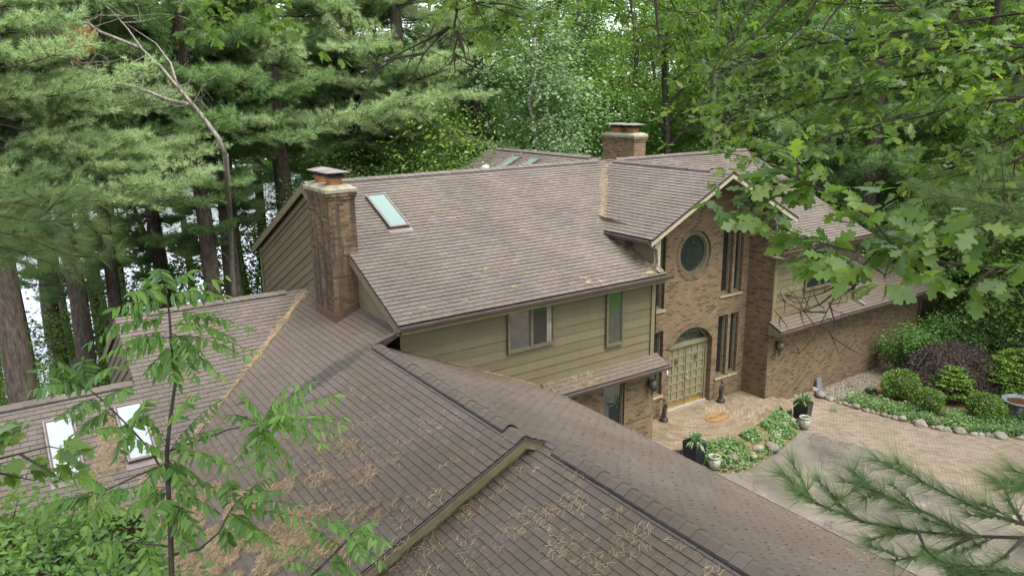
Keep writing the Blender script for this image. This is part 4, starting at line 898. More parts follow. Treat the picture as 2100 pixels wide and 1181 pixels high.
def statue(loc, face, label, lean):
    o = empty('statue', loc, label, 'statue', local=True)
    mb = MB(); mb.lathe([(.0, 0), (.145, 0), (.15, .03), (.135, .05), (.125, .09), (.135, .105), (.12, .125), (.0, .125)], n=24); mb.build('statue_base', M_iron, o, True)
    c, s = math.cos(face), math.sin(face); R2 = lambda x, y, z: (x*c-y*s, x*s+y*c, z)
    mb = MB(); n = 16; prof = [(.12, .07, .07, 0, 0), (.16, .075, .07, .0, 0), (.24, .066, .06, .004, .01), (.32, .058, .054, .01, .016), (.40, .064, .056, .018, .012), (.455, .07, .056, .016, .006), (.50, .056, .045, .008, 0), (.55, .056, .046, .0, -.002), (.60, .064, .05, -.006, 0), (.635, .07, .045, -.008, 0), (.655, .05, .036, -.008, .0), (.668, .024, .024, -.008, 0), (.69, .022, .022, -.007, .003), (.70, .028, .032, -.006, .006), (.725, .036, .041, -.006, .008), (.755, .035, .042, -.006, .006), (.78, .024, .03, -.006, 0), (.79, .0, .0, -.006, 0)]
    vs = []
    for z, rx, ry, ox, oy in prof:
        for j in range(n):
            a = 2*math.pi*j/n; k = 1+(.11*math.sin(a*5+z*9) if z < .48 else .03*math.sin(a*4) if z < .64 else 0)
            vs.append(R2(lean*ox*1.6+rx*k*math.cos(a), oy-.0+ry*k*math.sin(a), z))
    mb.mesh(vs, [[i*n+j, i*n+(j+1) % n, (i+1)*n+(j+1) % n, (i+1)*n+j] for i in range(len(prof)-1) for j in range(n)])
    # arms: one across the waist holding a jar, one hanging; hair bun, nose
    mb.tube([R2(-lean*.066, 0, .625), R2(-lean*.098, -.01, .54), R2(-lean*.085, -.055, .465), R2(-lean*.05, -.085, .475)], [.022, .02, .015, .012], 8)
    mb.tube([R2(lean*.05, 0, .63), R2(lean*.1, -.02, .56), R2(lean*.055, -.075, .53), R2(lean*.0, -.085, .545)], [.022, .02, .016, .012], 8)
    mb.tube([R2(0, -.08, .50), R2(0, -.085, .53), R2(0, -.085, .56), R2(0, -.085, .575)], [.014, .034, .022, .028], 10)
    mb.tube([R2(-.006*lean, .035, .745), R2(-.006*lean, .055, .755)], [.02, .014], 8); mb.tube([R2(0, -.03, .742), R2(0, -.044, .728)], [.006, .008], 6)
    mb.tube([R2(-.05, -.05, .13), R2(-.02, -.07, .3), R2(.02, -.062, .45)], [.01, .012, .008], 6)
    mb.build('statue_figure', M_iron, o, True); return o
statue((16.66, 16.12, 0), .2, 'dark bronze robed statue to the left of the double door', 1)
statue((19.36, 16.1, 0), -.3, 'dark bronze robed statue to the right of the double door', -1)
def strap_plant(name, parent, base, n, ln, mat, seed):
    rg = np.random.default_rng(seed); mb = MB()
    for i in range(n):
        a = rg.uniform(0, 6.28); el = rg.uniform(.45, 1.45); l = ln*rg.uniform(.7, 1.15); wd = rg.uniform(.016, .028); d = V3(math.cos(a), math.sin(a), 0); sd_ = V3(-math.sin(a), math.cos(a), 0); pr = []
        for j in range(6):
            t = j/5; r = l*t*math.cos(el)*1.0; z = l*(t*math.sin(el)-.75*t*t*math.cos(el)); pr.append((base+d*(r+.03)+V3(0, 0, z), wd*(.4+2.2*t*(1-t)+.35*(1-t))*(1 if j < 5 else 0.05)))
        for j in range(5):
            p, w0 = pr[j]; q_, w1 = pr[j+1]; up_ = V3(0, 0, .35)
            mb.mesh([p-sd_*w0+up_*w0, p, p+sd_*w0+up_*w0, q_-sd_*w1+up_*w1, q_, q_+sd_*w1+up_*w1], [[0, 1, 4, 3], [1, 2, 5, 4]])
    return mb.build(name, mat, parent)
def planter(loc, rz, h, label, plab, seed):
    o = empty('planter', loc, label, 'planter', 'black square planters'); x, y, z = loc; w0, w1 = .205, .25; c, s = math.cos(rz), math.sin(rz)
    sq = lambda r, zz: [(x+r*(c*a-s*b), y+r*(s*a+c*b), z+zz) for a, b in ((-1, -1), (1, -1), (1, 1), (-1, 1))]
    lv = [sq(w0, 0), sq(w1, h), sq(w1-.02, h), sq(w1-.03, h-.05)]; mb = MB(); vs = [p for l in lv for p in l]
    mb.mesh(vs, [[3, 2, 1, 0]]+[[4*i+k, 4*i+(k+1) % 4, 4*i+4+(k+1) % 4, 4*i+4+k] for i in range(3) for k in range(4)]); mb.build('planter_box', M_black, o)
    mb = MB(); mb.mesh(lv[3], [[0, 1, 2, 3]]); mb.build('potting_soil', M_soil, o)
    p = strap_plant('potted_plant', None, V3(x, y, z+h-.04), 60, .50, M_host, seed)
    tag(p, plab, 'plant')
planter((15.62, 13.86, -.33), .1, .80, 'black square planter by the left porch step', 'spiky green potted plant in the planter by the left porch step', 3)
planter((20.98, 14.02, -.33), .25, .64, 'black square planter on the brick drive near the brick wall', 'spiky green potted plant in the planter near the brick wall', 4)
m, nt, out = newmat('celadon_glaze'); g = geo(nt); p_ = nt.nodes.new('ShaderNodeSeparateXYZ'); tcn = nt.nodes.new('ShaderNodeTexCoord'); L(nt, tcn.outputs['Object'], p_.inputs[0])
c = ramp(nt, math_(nt, 'ADD', math_(nt, 'MULTIPLY', p_.outputs[2], 2.2), math_(nt, 'MULTIPLY', noise(nt, tcn.outputs['Object'], 9., 4), .35)), [(.2, (0.096, 0.09, 0.06)), (.5, (0.204, 0.21, 0.162)), (.9, (0.282, 0.276, 0.228))])
bsdf(nt, out, c, .3, .5, noise(nt, g.outputs['Position'], 25.), .15, .004); M_glaze = m
def glazed_pot(loc, label, k):
    o = empty('glazed_pot', loc, label, 'pot', 'glazed pots', local=True)
    mb = MB(); mb.lathe([(0, 0), (.11, 0), (.12, .02), (.165, .12), (.19, .23), (.175, .31), (.145, .36), (.15, .385), (.175, .40), (.178, .42), (.165, .43), (.14, .425), (.132, .38), (.15, .33), (0, .325)], n=28)
    for a in (0.6, 2.2, 3.8, 5.4): mb.tube([(.165*math.cos(a-.12), .165*math.sin(a-.12), .33), (.215*math.cos(a), .215*math.sin(a), .32), (.165*math.cos(a+.12), .165*math.sin(a+.12), .33)], .016, 6)
    mb.build('pot_body', M_glaze, o, True)
    mb = MB(); mb.lathe([(0, .336), (.145, .34), (0, .345)], n=20); mb.build('potting_soil', M_soil, o)
    rg = np.random.default_rng(k); p = np.column_stack([rg.normal(0, .07, 45), rg.normal(0, .07, 45), rg.uniform(.36, .45, 45)]); leafobj('seedlings', [leafset(p, .07, .5, LEAFB, rg)], [M_ivy], o)
glazed_pot((15.95, 13.38, -.33), 'pale glazed pot standing beside the left black planter', 1); glazed_pot((20.42, 13.55, -.33), 'pale glazed pot at the corner where pavers meet asphalt', 2)

# ================================================================== GARDEN
def shell_shrub(name, loc, r, h, n, size, mat, label, cat, rough=.12, tmpl=LEAF, seed=1, flat=.8, core=.78, group=None, tilt=.8, low=-.55):
    rg = np.random.default_rng(seed); o = empty(name, loc, label, cat, group)
    d = norm(rg.normal(0, 1, (n, 3))); d = d[d[:, 2] > low]; k = len(d)
    f = 1+rough*2*nz(d*2., 1.2, seed*3.3)+rough*nz(d*5., 1.3, seed*1.7); f *= rg.uniform(.86, 1.03, k)
    c = V3(loc[0], loc[1], loc[2]+h*.5); p = c+d*f[:, None]*V3(r, r, h*.5)
    p[:, 2] = np.maximum(p[:, 2], loc[2]+.03)
    dirs = norm(d+rg.normal(0, tilt, (k, 3)))
    leafobj('foliage', [leafset(p, size, .7, tmpl, rg, dirs=dirs)], [mat], o)
    mb = MB(); me = rock_mesh('branches', seed, M_twig, 2, .2)  # solid twig-coloured core, added to block the view through the leaves
    oo = link('branches', me, o)
    for v in me.vertices: v.co = Vector((c[0]+v.co.x*r*core, c[1]+v.co.y*r*core, max(loc[2]-.05, c[2]+v.co.z*h*.5*core)))
    return o
GZ = -.36
shell_shrub('boxwood', (25.35, 13.15, GZ), .60, 1.05, 5200, .075, M_box, 'clipped round boxwood nearest the gravel strip, the largest of three', 'shrub', seed=11)
shell_shrub('boxwood', (25.05, 12.0, GZ), .46, .8, 3400, .075, M_box, 'clipped round boxwood in the middle, the smallest of three', 'shrub', seed=12)
shell_shrub('boxwood', (25.95, 10.6, GZ), .53, .85, 3800, .075, M_box, 'clipped round boxwood nearest the birdbath', 'shrub', seed=13)
def layered(name, loc, r, h, n, mat, label, cat, size=.09, seed=1, tiers=11, droop=.25, wood=True):
    rg = np.random.default_rng(seed); o = empty(name, loc, label, cat); P_ = []; D_ = []; wd = MB()
    wd.tube([loc, (loc[0]+.05, loc[1], loc[2]+h*.8)], [.07, .02], 6)
    for t in range(tiers):
        f = (t+.5)/tiers; z = loc[2]+.1+f*(h-.1); rr = r*math.sqrt(max(.05, 1-f**1.6)); nb_ = int(7+8*rr)
        for b_ in range(nb_):
            a = rg.uniform(0, 6.28); ln = rr*rg.uniform(.6, 1.08); m_ = int(n/tiers/nb_); s_ = rg.uniform(.25, 1, m_)**.7
            wdt = .16*ln*(1-s_*.5)+.05; off = rg.normal(0, 1, m_)*wdt
            x = np.cos(a)*s_*ln-np.sin(a)*off; y = np.sin(a)*s_*ln+np.cos(a)*off; zz = z+.10*s_*ln-droop*(s_*ln)**2*.5+rg.normal(0, .018, m_)
            P_.append(np.column_stack([loc[0]+x, loc[1]+y, zz])); D_.append(np.column_stack([np.cos(a)+rg.normal(0, .5, m_), np.sin(a)+rg.normal(0, .5, m_), rg.normal(-.05, .2, m_)]))
            wd.tube([(loc[0], loc[1], z-.05), (loc[0]+math.cos(a)*ln*.9, loc[1]+math.sin(a)*ln*.9, z+.06*ln-droop*ln*ln*.4)], [.02, .006], 4, cap=False)
    leafobj('foliage', [leafset(np.concatenate(P_), size, .35, LEAF, rg, dirs=np.concatenate(D_))], [mat], o); wd.build('branches', M_twig, o); return o
layered('dwarf_spruce', (26.7, 12.05, GZ), .95, 1.25, 6500, M_spruce, 'bright green dwarf spruce with flat tiers, between the boxwoods and the purple maple', 'shrub', seed=5, tiers=9)
layered('dwarf_spruce', (28.3, 10.7, GZ), 1.35, 1.9, 9500, M_spruce, 'taller bright green dwarf spruce with flat tiers, behind the birdbath', 'shrub', seed=6, tiers=12)
# weeping japanese maple: drooping fine leaves over a dome
def weeping_maple(loc, r, h, n, seed):
    rg = np.random.default_rng(seed); o = empty('japanese_maple', loc, 'low purple leaved weeping japanese maple mounding behind the boxwoods', 'tree')
    d = norm(rg.normal(0, 1, (n, 3))); d = d[d[:, 2] > -.05]; k = len(d)
    cl = nz(d*3., 1.4, 5.); f = (.84+.14*cl+.1*nz(d*8, 1.3, 2.))*rg.uniform(.86, 1.05, k)
    p = V3(*loc)+d*f[:, None]*V3(r, r, h); dirs = np.column_stack([d[:, 0], d[:, 1], -.35+0*d[:, 0]])+rg.normal(0, .65, (k, 3))
    NAR = ([(0, 0, 0), (.4, .11, .03), (1, 0, -.08), (.4, -.11, .03)], [[0, 2, 1], [0, 3, 2]])
    leafobj('foliage', [leafset(p, .105, .7, NAR, rg, dirs=dirs)], [M_maple], o)
    wd = MB()
    for i in range(16):
        a = i*.4+rg.uniform(-.2, .2); q_ = [V3(*loc)+V3(0, 0, -.05), V3(*loc)+V3(.15*math.cos(a), .15*math.sin(a), h*.45), V3(*loc)+V3(r*.5*math.cos(a), r*.5*math.sin(a), h*.72), V3(*loc)+V3(r*.8*math.cos(a+.2), r*.8*math.sin(a+.2), h*.5)]
        wd.tube(q_, [.06, .045, .025, .01], 5)
    wd.build('branches', M_twig, o)
weeping_maple((27.75, 12.7, GZ), 2.0, 1.95, 42000, 8)
def loose_shrub(loc, r, h, n, size, mat, label, seed, name='shrub', group=None):
    rg = np.random.default_rng(seed); o = empty(name, loc, label, 'shrub', group); wd = MB(); P_ = []
    ns = int(10+r*7)
    for i in range(ns):
        a = rg.uniform(0, 6.28); rr = r*math.sqrt(rg.uniform(.02, 1)); top_ = h*(1-.45*(rr/r)**2)*rg.uniform(.75, 1.05)
        e_ = V3(loc[0]+rr*math.cos(a), loc[1]+rr*math.sin(a), loc[2]+top_); b_ = V3(loc[0]+.2*rr*math.cos(a), loc[1]+.2*rr*math.sin(a), loc[2]-.05)
        wd.tube([b_, b_*.5+e_*.5+V3(0, 0, .12*h), e_], [.022, .014, .005], 4, cap=False); m_ = n//ns
        t = rg.uniform(.25, 1.03, m_)[:, None]; P_.append(b_*(1-t)+e_*t+V3(0, 0, 1)*(.12*h*4*t*(1-t)*.5)+rg.normal(0, .17*min(1.2, r), (m_, 3))*V3(1, 1, .7))
    p = np.concatenate(P_); p[:, 2] = np.maximum(p[:, 2], loc[2]+.04)
    leafobj('foliage', [leafset(p, size, .55, LEAF, rg)], [mat], o); wd.build('stems', M_twig, o); return o
loose_shrub((27.6, 14.2, GZ), 1.15, 2.2, 3400, .12, M_leaf, 'loose glossy green shrub against the long brick wall', 21)
loose_shrub((29.6, 13.9, GZ), 1.5, 2.3, 5200, .12, M_leaf, 'broad green shrub at the far end of the long brick wall', 22)
loose_shrub((31.6, 12.6, GZ), 2.3, 2.5, 8000, .12, M_ivy, 'wide grey green shrub behind the purple maple', 23)
loose_shrub((34.5, 14.5, GZ), 2.6, 3.2, 8000, .14, M_leaf, 'dark shrub beyond the end of the garage wing', 24)
loose_shrub((35.5, 10.5, GZ), 2.6, 3.0, 8000, .14, M_leaf, 'dark shrub at the right edge behind the spruces', 25)
for x_, y_, r_, h_ in ((33, 2.2, 2.4, 3.6), (37, -1.2, 2.8, 4.2), (40, 2.5, 2.6, 4.)): loose_shrub((x_, y_, GZ), r_, h_, 5000, .16, M_leaf, 'tall shrub at the far edge of the lawn', int(x_), group='shrubs at the lawn edge')
loose_shrub((31.5, 9.3, GZ), 1.6, 1.9, 5000, .12, M_leaf, 'low green shrub right of the taller dwarf spruce', 26)
for i, (px, py, lab) in enumerate(((1745, 792, 'small weed clump on the gravel by the stone row'), (1710, 842, 'tuft of green weeds growing between the drive pavers'))):
    p = at_z(px, py, -.33); q_ = p+np.column_stack([rng.normal(0, .12, 60), rng.normal(0, .08, 60), rng.uniform(.01, .09, 60)]); tag(leafobj('weed_clump', [leafset(q_, .06)], [M_ivy]), lab, 'plant')
def birdbath(loc):
    o = empty('birdbath', loc, 'grey stone birdbath at the right edge beside a boxwood', 'birdbath'); M_bb = plain('birdbath_stone', (.12, .135, .16), .7, .3, 0, .4, 9., .4)
    mb = MB(); mb.lathe([(0, -.05), (.2, -.05), (.2, .06), (.12, .1), (.09, .2), (.085, .4), (.13, .48), (.10, .5)], loc, 20); mb.build('pedestal', M_bb, o, True)
    mb = MB(); mb.lathe([(.1, .5), (.3, .53), (.47, .62), (.52, .66), (.53, .70), (.49, .715), (.44, .68), (.3, .62), (0, .60)], loc, 32); mb.build('bowl', M_bb, o, True)
    mb = MB(); mb.lathe([(0, .642), (.36, .645), (0, .648)], loc, 24); mb.build('bath_water', plain('brown_water', (.07, .03, .015), .1, .6, 0, .2), o)
birdbath((26.75, 9.95, GZ))
mb = MB(); mb.lathe([(0, 0), (.12, 0), (.2, .12), (.22, .16), (.20, .165), (.17, .12), (0, .11)], (24.95, 14.0, GZ), 20)
t = mb.build('plant_bowl', M_black, None, True); tag(t, 'low black bowl on the gravel beside the largest boxwood', 'bowl')
p = np.column_stack([rng.normal(24.95, .09, 50), rng.normal(14.0, .09, 50), rng.uniform(GZ+.13, GZ+.24, 50)]); tag(leafobj('seedlings', [leafset(p, .08)], [M_ivy]), 'green seedlings growing in the low black bowl', 'plant')
mb = MB(); mb.prism([(23.55, 15.28, -.34), (23.85, 15.28, -.34), (23.82, 15.36, .12), (23.58, 15.36, .12)], (0, -.07, 0)); tag(mb.build('slate_slab', plain('blue_slate', (.12, .14, .16), .6, .4, 0, .25)), 'blue grey slate slab leaning on the brick wall at the start of the stones', 'slab')
mb = MB(); mb.tube([(22.4, 15.39, .0), (22.4, 15.3, .0), (22.4, 15.27, -.05)], .018, 8); mb.tube([(22.36, 15.31, .05), (22.44, 15.31, .05)], .012, 6); mb.tube([(22.4, 15.31, .0), (22.4, 15.31, .05)], .01, 6); tag(mb.build('garden_tap', M_iron, None), 'small metal garden tap on the brick wall beside the slate slab', 'tap')

# ================================================================== FALLEN NEEDLES
def strands(P_, Nn, n_len=.12, wd=.003, rg=rng):
    k = len(P_); Nn = norm(np.array(Nn, float)); ref = norm(np.cross(Nn, (0, 1, .2))); ref2 = np.cross(Nn, ref); a = rg.uniform(0, 6.28, k)
    d = np.cos(a)[:, None]*ref+np.sin(a)[:, None]*ref2; ln = n_len*rg.uniform(.6, 1.2, k)
    R_ = np.stack([d, np.cross(Nn, d), np.tile(Nn, (k, 1))], 1)*ln[:, None, None]; w_ = wd/n_len
    tv = [(-.5, -w_*.5, 0), (-.5, w_*.5, .03), (0, -w_*.5+.1, .05), (0, w_*.5+.1, .07), (.5, -w_*.4, .02), (.5, w_*.4, 0)]
    return expand(tv, [[0, 2, 3, 1], [2, 4, 5, 3]], P_, R_)
def px_scatter(poly, k, plane, clump=None, thr=0., rg=rng, hmin=.012, hmax=.03):
    a = np.array(poly, float); p = rg.uniform(a.min(0), a.max(0), (k, 2)); p = p[inpoly(p, poly)]; n, c_ = plane
    P_ = np.array([at_pl(x, y, n, c_) for x, y in p])
    if clump: P_ = P_[nz(P_, clump, 4.4)+.45*nz(P_, clump*3.1, 1.1) > thr]
    nn = norm(np.array(n, float)); return P_+nn*rg.uniform(hmin, hmax, (len(P_), 1))
PA = ((-ss, 0, 1), AZ-ss*AX); PR = ((ss, 0, 1), AZ+ss*AX); PB = ((-ss, 0, 1), BZ2-ss*BX); PL = ((0, -ss, 1), LZ-ss*LY); PM = ((0, -ms, 1), 5.3-ms*14.95); PG = ((-gs, 0, 1), RZ-gs*18.1)
S_ = []
# big drift over the foot of the valley and the lower eave
pile = [(318, 1080), (350, 1010), (430, 985), (560, 1030), (640, 1060), (640, 1120), (560, 1181), (350, 1181)]
S_.append(strands(px_scatter(pile, 30000, PA, 1.2, -.2, hmax=.06), PA[0], .15, .0024))
S_.append(strands(px_scatter([(430, 985), (600, 960), (700, 900), (740, 905), (880, 970), (830, 1010), (790, 1100), (720, 1181), (560, 1181), (600, 1050)], 26000, PA, 1.7, .14, hmax=.05), PA[0], .15, .0021))
S_.append(strands(px_scatter([(400, 940), (700, 760), (1050, 890), (800, 1150), (560, 1181)], 3600, PA, 1.4, .06), PA[0], .13, .004))
S_.append(strands(px_scatter([(1120, 915), (1500, 1181), (830, 1181), (900, 1090)], 4300, PB, 2.2, .06), PB[0], .13, .0035))
S_.append(strands(px_scatter([(880, 1080), (1010, 990), (1030, 1010), (900, 1120), (830, 1175), (800, 1175)], 1600, PB, 2., .0, hmax=.04), PB[0], .14, .004))
S_.append(strands(px_scatter([(1120, 815), (1180, 830), (1500, 990), (1900, 1181), (1560, 1181), (1150, 910), (800, 715)], 900, PR, 1.4, .12), PR[0], .16, .0021))
S_.append(strands(px_scatter([(1440, 965), (1500, 985), (1800, 1150), (1780, 1160)], 700, PR, 3., -.1), PR[0], .16, .0021))
S_.append(strands(px_scatter([(205, 860), (255, 850), (260, 960), (190, 975)], 2800, PL, 2., -.2, hmax=.06), PL[0], .15, .0024))
S_.append(strands(px_scatter([(110, 1000), (250, 965), (345, 950), (340, 1000), (280, 1060), (40, 1075)], 6000, PL, 1.6, -.02, hmax=.06), PL[0], .15, .0024))
S_.append(strands(px_scatter([(300, 700), (600, 600), (420, 900), (330, 950)], 500, PL, 1.5, .1), PL[0], .13, .004))
for a_, b_, w_, k in ((V3(6.75, 20.62, 0), V3(4.6, 18.45, 0), .06, 2300), (V3(4.6, 18.45, 0), V3(1.6, 15.6, 0), .04, 900)):
    t = rng.uniform(0, 1, k)[:, None]; p = a_*(1-t)+b_*t+np.column_stack([rng.normal(0, w_, k), rng.normal(0, w_, k), np.zeros(k)])*(.35+1.1*np.abs(np.sin(t*7+1)*np.sin(t*17)))
    zz = np.maximum(AZ-ss*(AX-p[:, 0]), LZ-ss*(LY-p[:, 1]))+rng.uniform(.012, .05, k); p[:, 2] = zz; S_.append(strands(p, (-.35, -.35, 1), .15, .0024))
k = 1500; t = rng.uniform(.02, 1, k)[:, None]; a_, b_ = V3(14.95, 17.32, 0), V3(18.0, 20.7, 0); p = a_*(1-t)+b_*t+np.column_stack([rng.normal(0, .07, k), rng.normal(0, .07, k), np.zeros(k)])
p = p[(np.abs(t[:, 0]-.4)+rng.uniform(-.3, .3, k)) < .42]; p[:, 2] = np.maximum(zf(p[:, 1]), RZ-gs*(18.1-p[:, 0]))+rng.uniform(.012, .05, len(p)); S_.append(strands(p, (-.35, -.35, 1), .14, .0024))
p = np.column_stack([rng.uniform(14.7, 15.3, 1500), rng.uniform(15.0, 17.2, 1500)]); p = p[p[:, 0] > 14.72+.35*rng.random(len(p))+.12*np.sin(p[:, 1]*5)]; S_.append(strands(np.column_stack([p, zf(p[:, 1])+rng.uniform(.012, .07, len(p))]), (0, -ms, 1), .14, .0024))
for px, py, k in ((1057, 592, 60), (992, 557, 40), (951, 620, 25), (1195, 573, 40), (1207, 582, 50), (1232, 580, 40), (1333, 563, 130), (870, 635, 20), (932, 450, 25)):
    c_ = at_pl(px, py, *PM); S_.append(strands(c_+np.column_stack([rng.normal(0, .07, k), rng.normal(0, .04, k), .03+np.abs(rng.normal(0, .02, k))]), PM[0], .13, .0024))
S_.append(strands(px_scatter([(730, 560), (1240, 470), (1340, 565), (820, 660)], 240, PM, 1.3, .0), PM[0], .11, .004))
p = np.column_stack([rng.uniform(11.2, 13.2, 420), rng.uniform(14.92, 15.38, 420)]); S_.append(strands(np.column_stack([p, 2.55+.44*(p[:, 1]-14.88)+rng.uniform(.015, .05, 420)]), (0, -.44, 1), .13, .0024))
t = rng.uniform(0, 1, 700); p = np.column_stack([7.4+3.7*t, 15.38-np.abs(rng.normal(0, .05, 700)), AZ-ss*(7.4+3.7*t-AX)+rng.uniform(.012, .05, 700)]); S_.append(strands(p, (.4, 0, 1), .14, .0024))
p = px_scatter([(1390, 1000), (1700, 870), (1900, 960), (2100, 1000), (2100, 1181), (1850, 1181)], 500, ((0, 0, 1), -.33), .8, .0); S_.append(strands(p, (0, 0, 1), .12, .0021))
v, l, s, m_ = merge(S_); tag(link('fallen_needles', mesh_np('fallen_needles', v, l, s, [M_litter])), 'tan fallen pine needles drifted on the roofs and in the valleys', 'pine needles', kind='stuff')

# ================================================================== TREES
def unit_at(px, r, z=None, py=195):
    """ground point at ground distance r whose upright axis crosses pixel (px, py)"""
    d = ray(px, py); d = d[:2]/np.linalg.norm(d[:2]); p = d*r
    return V3(p[0], p[1], float(ground_h(p[0], p[1])) if z is None else z)
def trunk_mb(base, h, r, lean=(0, 0), n=9, seg=9, wob=.05, seed=0, taper=.75):
    rg = np.random.default_rng(seed+99); pts = []; rad = []
    for i in range(seg+1):
        t = i/seg; pts.append(base+V3(lean[0]*t*h+rg.normal(0, wob), lean[1]*t*h+rg.normal(0, wob), -.4+(h+.4)*t)); rad.append(r*(1.25 if i == 0 else 1)*(1-taper*t))
    return pts, rad
def along(pts, rad, t):
    k = len(pts)-1; i = min(int(t*k), k-1); f = t*k-i; return pts[i]*(1-f)+pts[i+1]*f, rad[i]*(1-f)+rad[i+1]*f
def make_bough(seed, L_=4.):
    """local bough along +X: tuft points, tuft directions, wood segments"""
    rg = np.random.default_rng(seed); Pt, Dr, Sg = [], [], []
    ax = lambda t: V3(L_*t, .25*math.sin(t*2+seed)*t, -.35*t+.75*t*t)
    prev = ax(0)
    for i in range(1, 7): Sg.append((prev, ax(i/6), .035*(1-.13*i), .035*(1-.13*(i+1)))); prev = ax(i/6)
    ns = 26
    for i in range(ns):
        t = .22+.78*i/(ns-1); b = ax(t); s = 1 if i % 2 else -1; l = (1.55*(1-.62*t)+.1)*rg.uniform(.75, 1.2); a = s*(1.0-.35*t)+rg.normal(0, .12)
        dv = V3(math.cos(a), math.sin(a), rg.normal(.1, .12)); e = b+dv*l+V3(0, 0, .1*l); Sg.append((b, e, .012, .005))
        nt_ = max(3, int(l*9))
        for j in range(nt_):
            u = .3+.7*(j+rg.uniform(0, 1))/nt_; c = b+(e-b)*u; s2 = 1 if j % 2 else -1; a2 = a+s2*rg.uniform(.5, 1.); l2 = .36*(1.15-u*.6)*rg.uniform(.6, 1.2)
            d2 = V3(math.cos(a2), math.sin(a2), rg.normal(.22, .18)); m = max(2, int(l2/.10))
            for q in range(m):
                Pt.append(c+d2*l2*((q+1)/m)+rg.normal(0, .02, 3)); Dr.append(d2+V3(0, 0, .35)+rg.normal(0, .2, 3))
        Pt.append(e); Dr.append(dv+V3(0, 0, .45))
    return np.array(Pt), norm(np.array(Dr)), Sg
BOUGHS = [make_bough(100+i) for i in range(6)]
def tuft_tmpl(n, seed, wd=.06, spread=(.35, 1.05)):
    rg = np.random.default_rng(seed); V_, F_ = [], []
    for i in range(n):
        a = 2*math.pi*(i+rg.uniform(-.3, .3))/n; s = rg.uniform(*spread); d = V3(math.cos(s), math.sin(s)*math.cos(a), math.sin(s)*math.sin(a)); q = norm(np.cross(d, rg.normal(0, 1, 3))); l = rg.uniform(.75, 1.1); b0 = -.1*d+V3(-.15, 0, 0)
        k = len(V_); V_ += [b0-q*wd*.5, b0+q*wd*.5, d*l]; F_.append([k, k+1, k+2])
    return V_, F_
TUFT = [tuft_tmpl(11, 1, .10, (.3, 1.2)), tuft_tmpl(11, 2, .10, (.35, 1.3))]
def place_boughs(specs, seed, size=.19, thin=1.):
    """specs: (origin, azimuth, length, pitch)"""
    rg = np.random.default_rng(seed); Ps, Ds = [], []; wd = MB()
    for (o, az, ln, pit) in specs:
        P_, D_, S_ = BOUGHS[rg.integers(len(BOUGHS))]; k = ln/4.; c, s = math.cos(az), math.sin(az); cp, sp = math.cos(pit), math.sin(pit); fl = rg.choice([-1, 1])
        Rm = np.array([[c*cp, s*cp, sp], [-s*fl, c*fl, 0], [-c*sp, -s*sp, cp]])
        sel = rg.random(len(P_)) < thin
        kk = V3(k, max(.7, k**.75), 1.35*max(.75, k**.5))
        Ps.append((P_[sel]*kk)@Rm+o); Ds.append(D_[sel]@Rm)
        for a, b, r0, r1 in S_: wd.tube([(a*kk)@Rm+o, (b*kk)@Rm+o], [r0*k**.5, r1*k**.5], 4, cap=False)
    P_ = np.concatenate(Ps); D_ = np.concatenate(Ds); k = len(P_); h = k//2
    sz = size*rg.uniform(.75, 1.2, k); up = np.tile([0, 0, 1.], (k, 1)); R_ = frames(D_, up+rg.normal(0, .1, (k, 3)), rg.uniform(0, 6.28, k), sz)
    o = rg.permutation(k); i0, i1 = o[:h], o[h:]
    return [expand(*TUFT[0], P_[i0], R_[i0]), expand(*TUFT[1], P_[i1], R_[i1])], wd
def pine(base, h, r, zlo, zhi, nb, ln, label, seed, mat=None, lean=(0, 0), extra=(), group=None, stubs=8, aim=None, size=.19, thin=1., name='pine_tree'):
    rg = np.random.default_rng(seed); o = empty(name, base, label, 'tree', group)
    pts, rad = trunk_mb(base, h, r, lean, seed=seed); tm = MB(); tm.tube(pts, rad, 10)
    for i in range(stubs):
        t = rg.uniform(.15, .6); p, rr = along(pts, rad, t); a = rg.uniform(0, 6.28); l = rg.uniform(.5, 2.2); e = p+V3(math.cos(a)*l, math.sin(a)*l, rg.uniform(-.35, .25)*l)
        tm.tube([p, p*.5+e*.5+V3(0, 0, .08), e], [.035, .024, .008], 5, cap=False)
    tm.build('trunk', M_bark, o, True)
    sp = []
    for i in range(nb):
        z = zlo+(zhi-zlo)*((i+rg.uniform(0, 1))/nb); t = (z-base[2])/h
        p, rr = along(pts, rad, min(.99, max(0.02, t))); f = 1-.75*max(0, (z-base[2])/h-.45)/.55
        az = rg.uniform(0, 6.28) if aim is None or rg.random() > .55 else aim+rg.normal(0, .8)
        sp.append((p, az, ln*f*rg.uniform(.65, 1.15), rg.normal(-.02, .2)))
    sp += list(extra)
    parts, wd = place_boughs(sp, seed+5, size, thin)
    leafobj('crown', [pp+(0,) for pp in parts], [mat or M_needle, M_twig], o, wd); return o
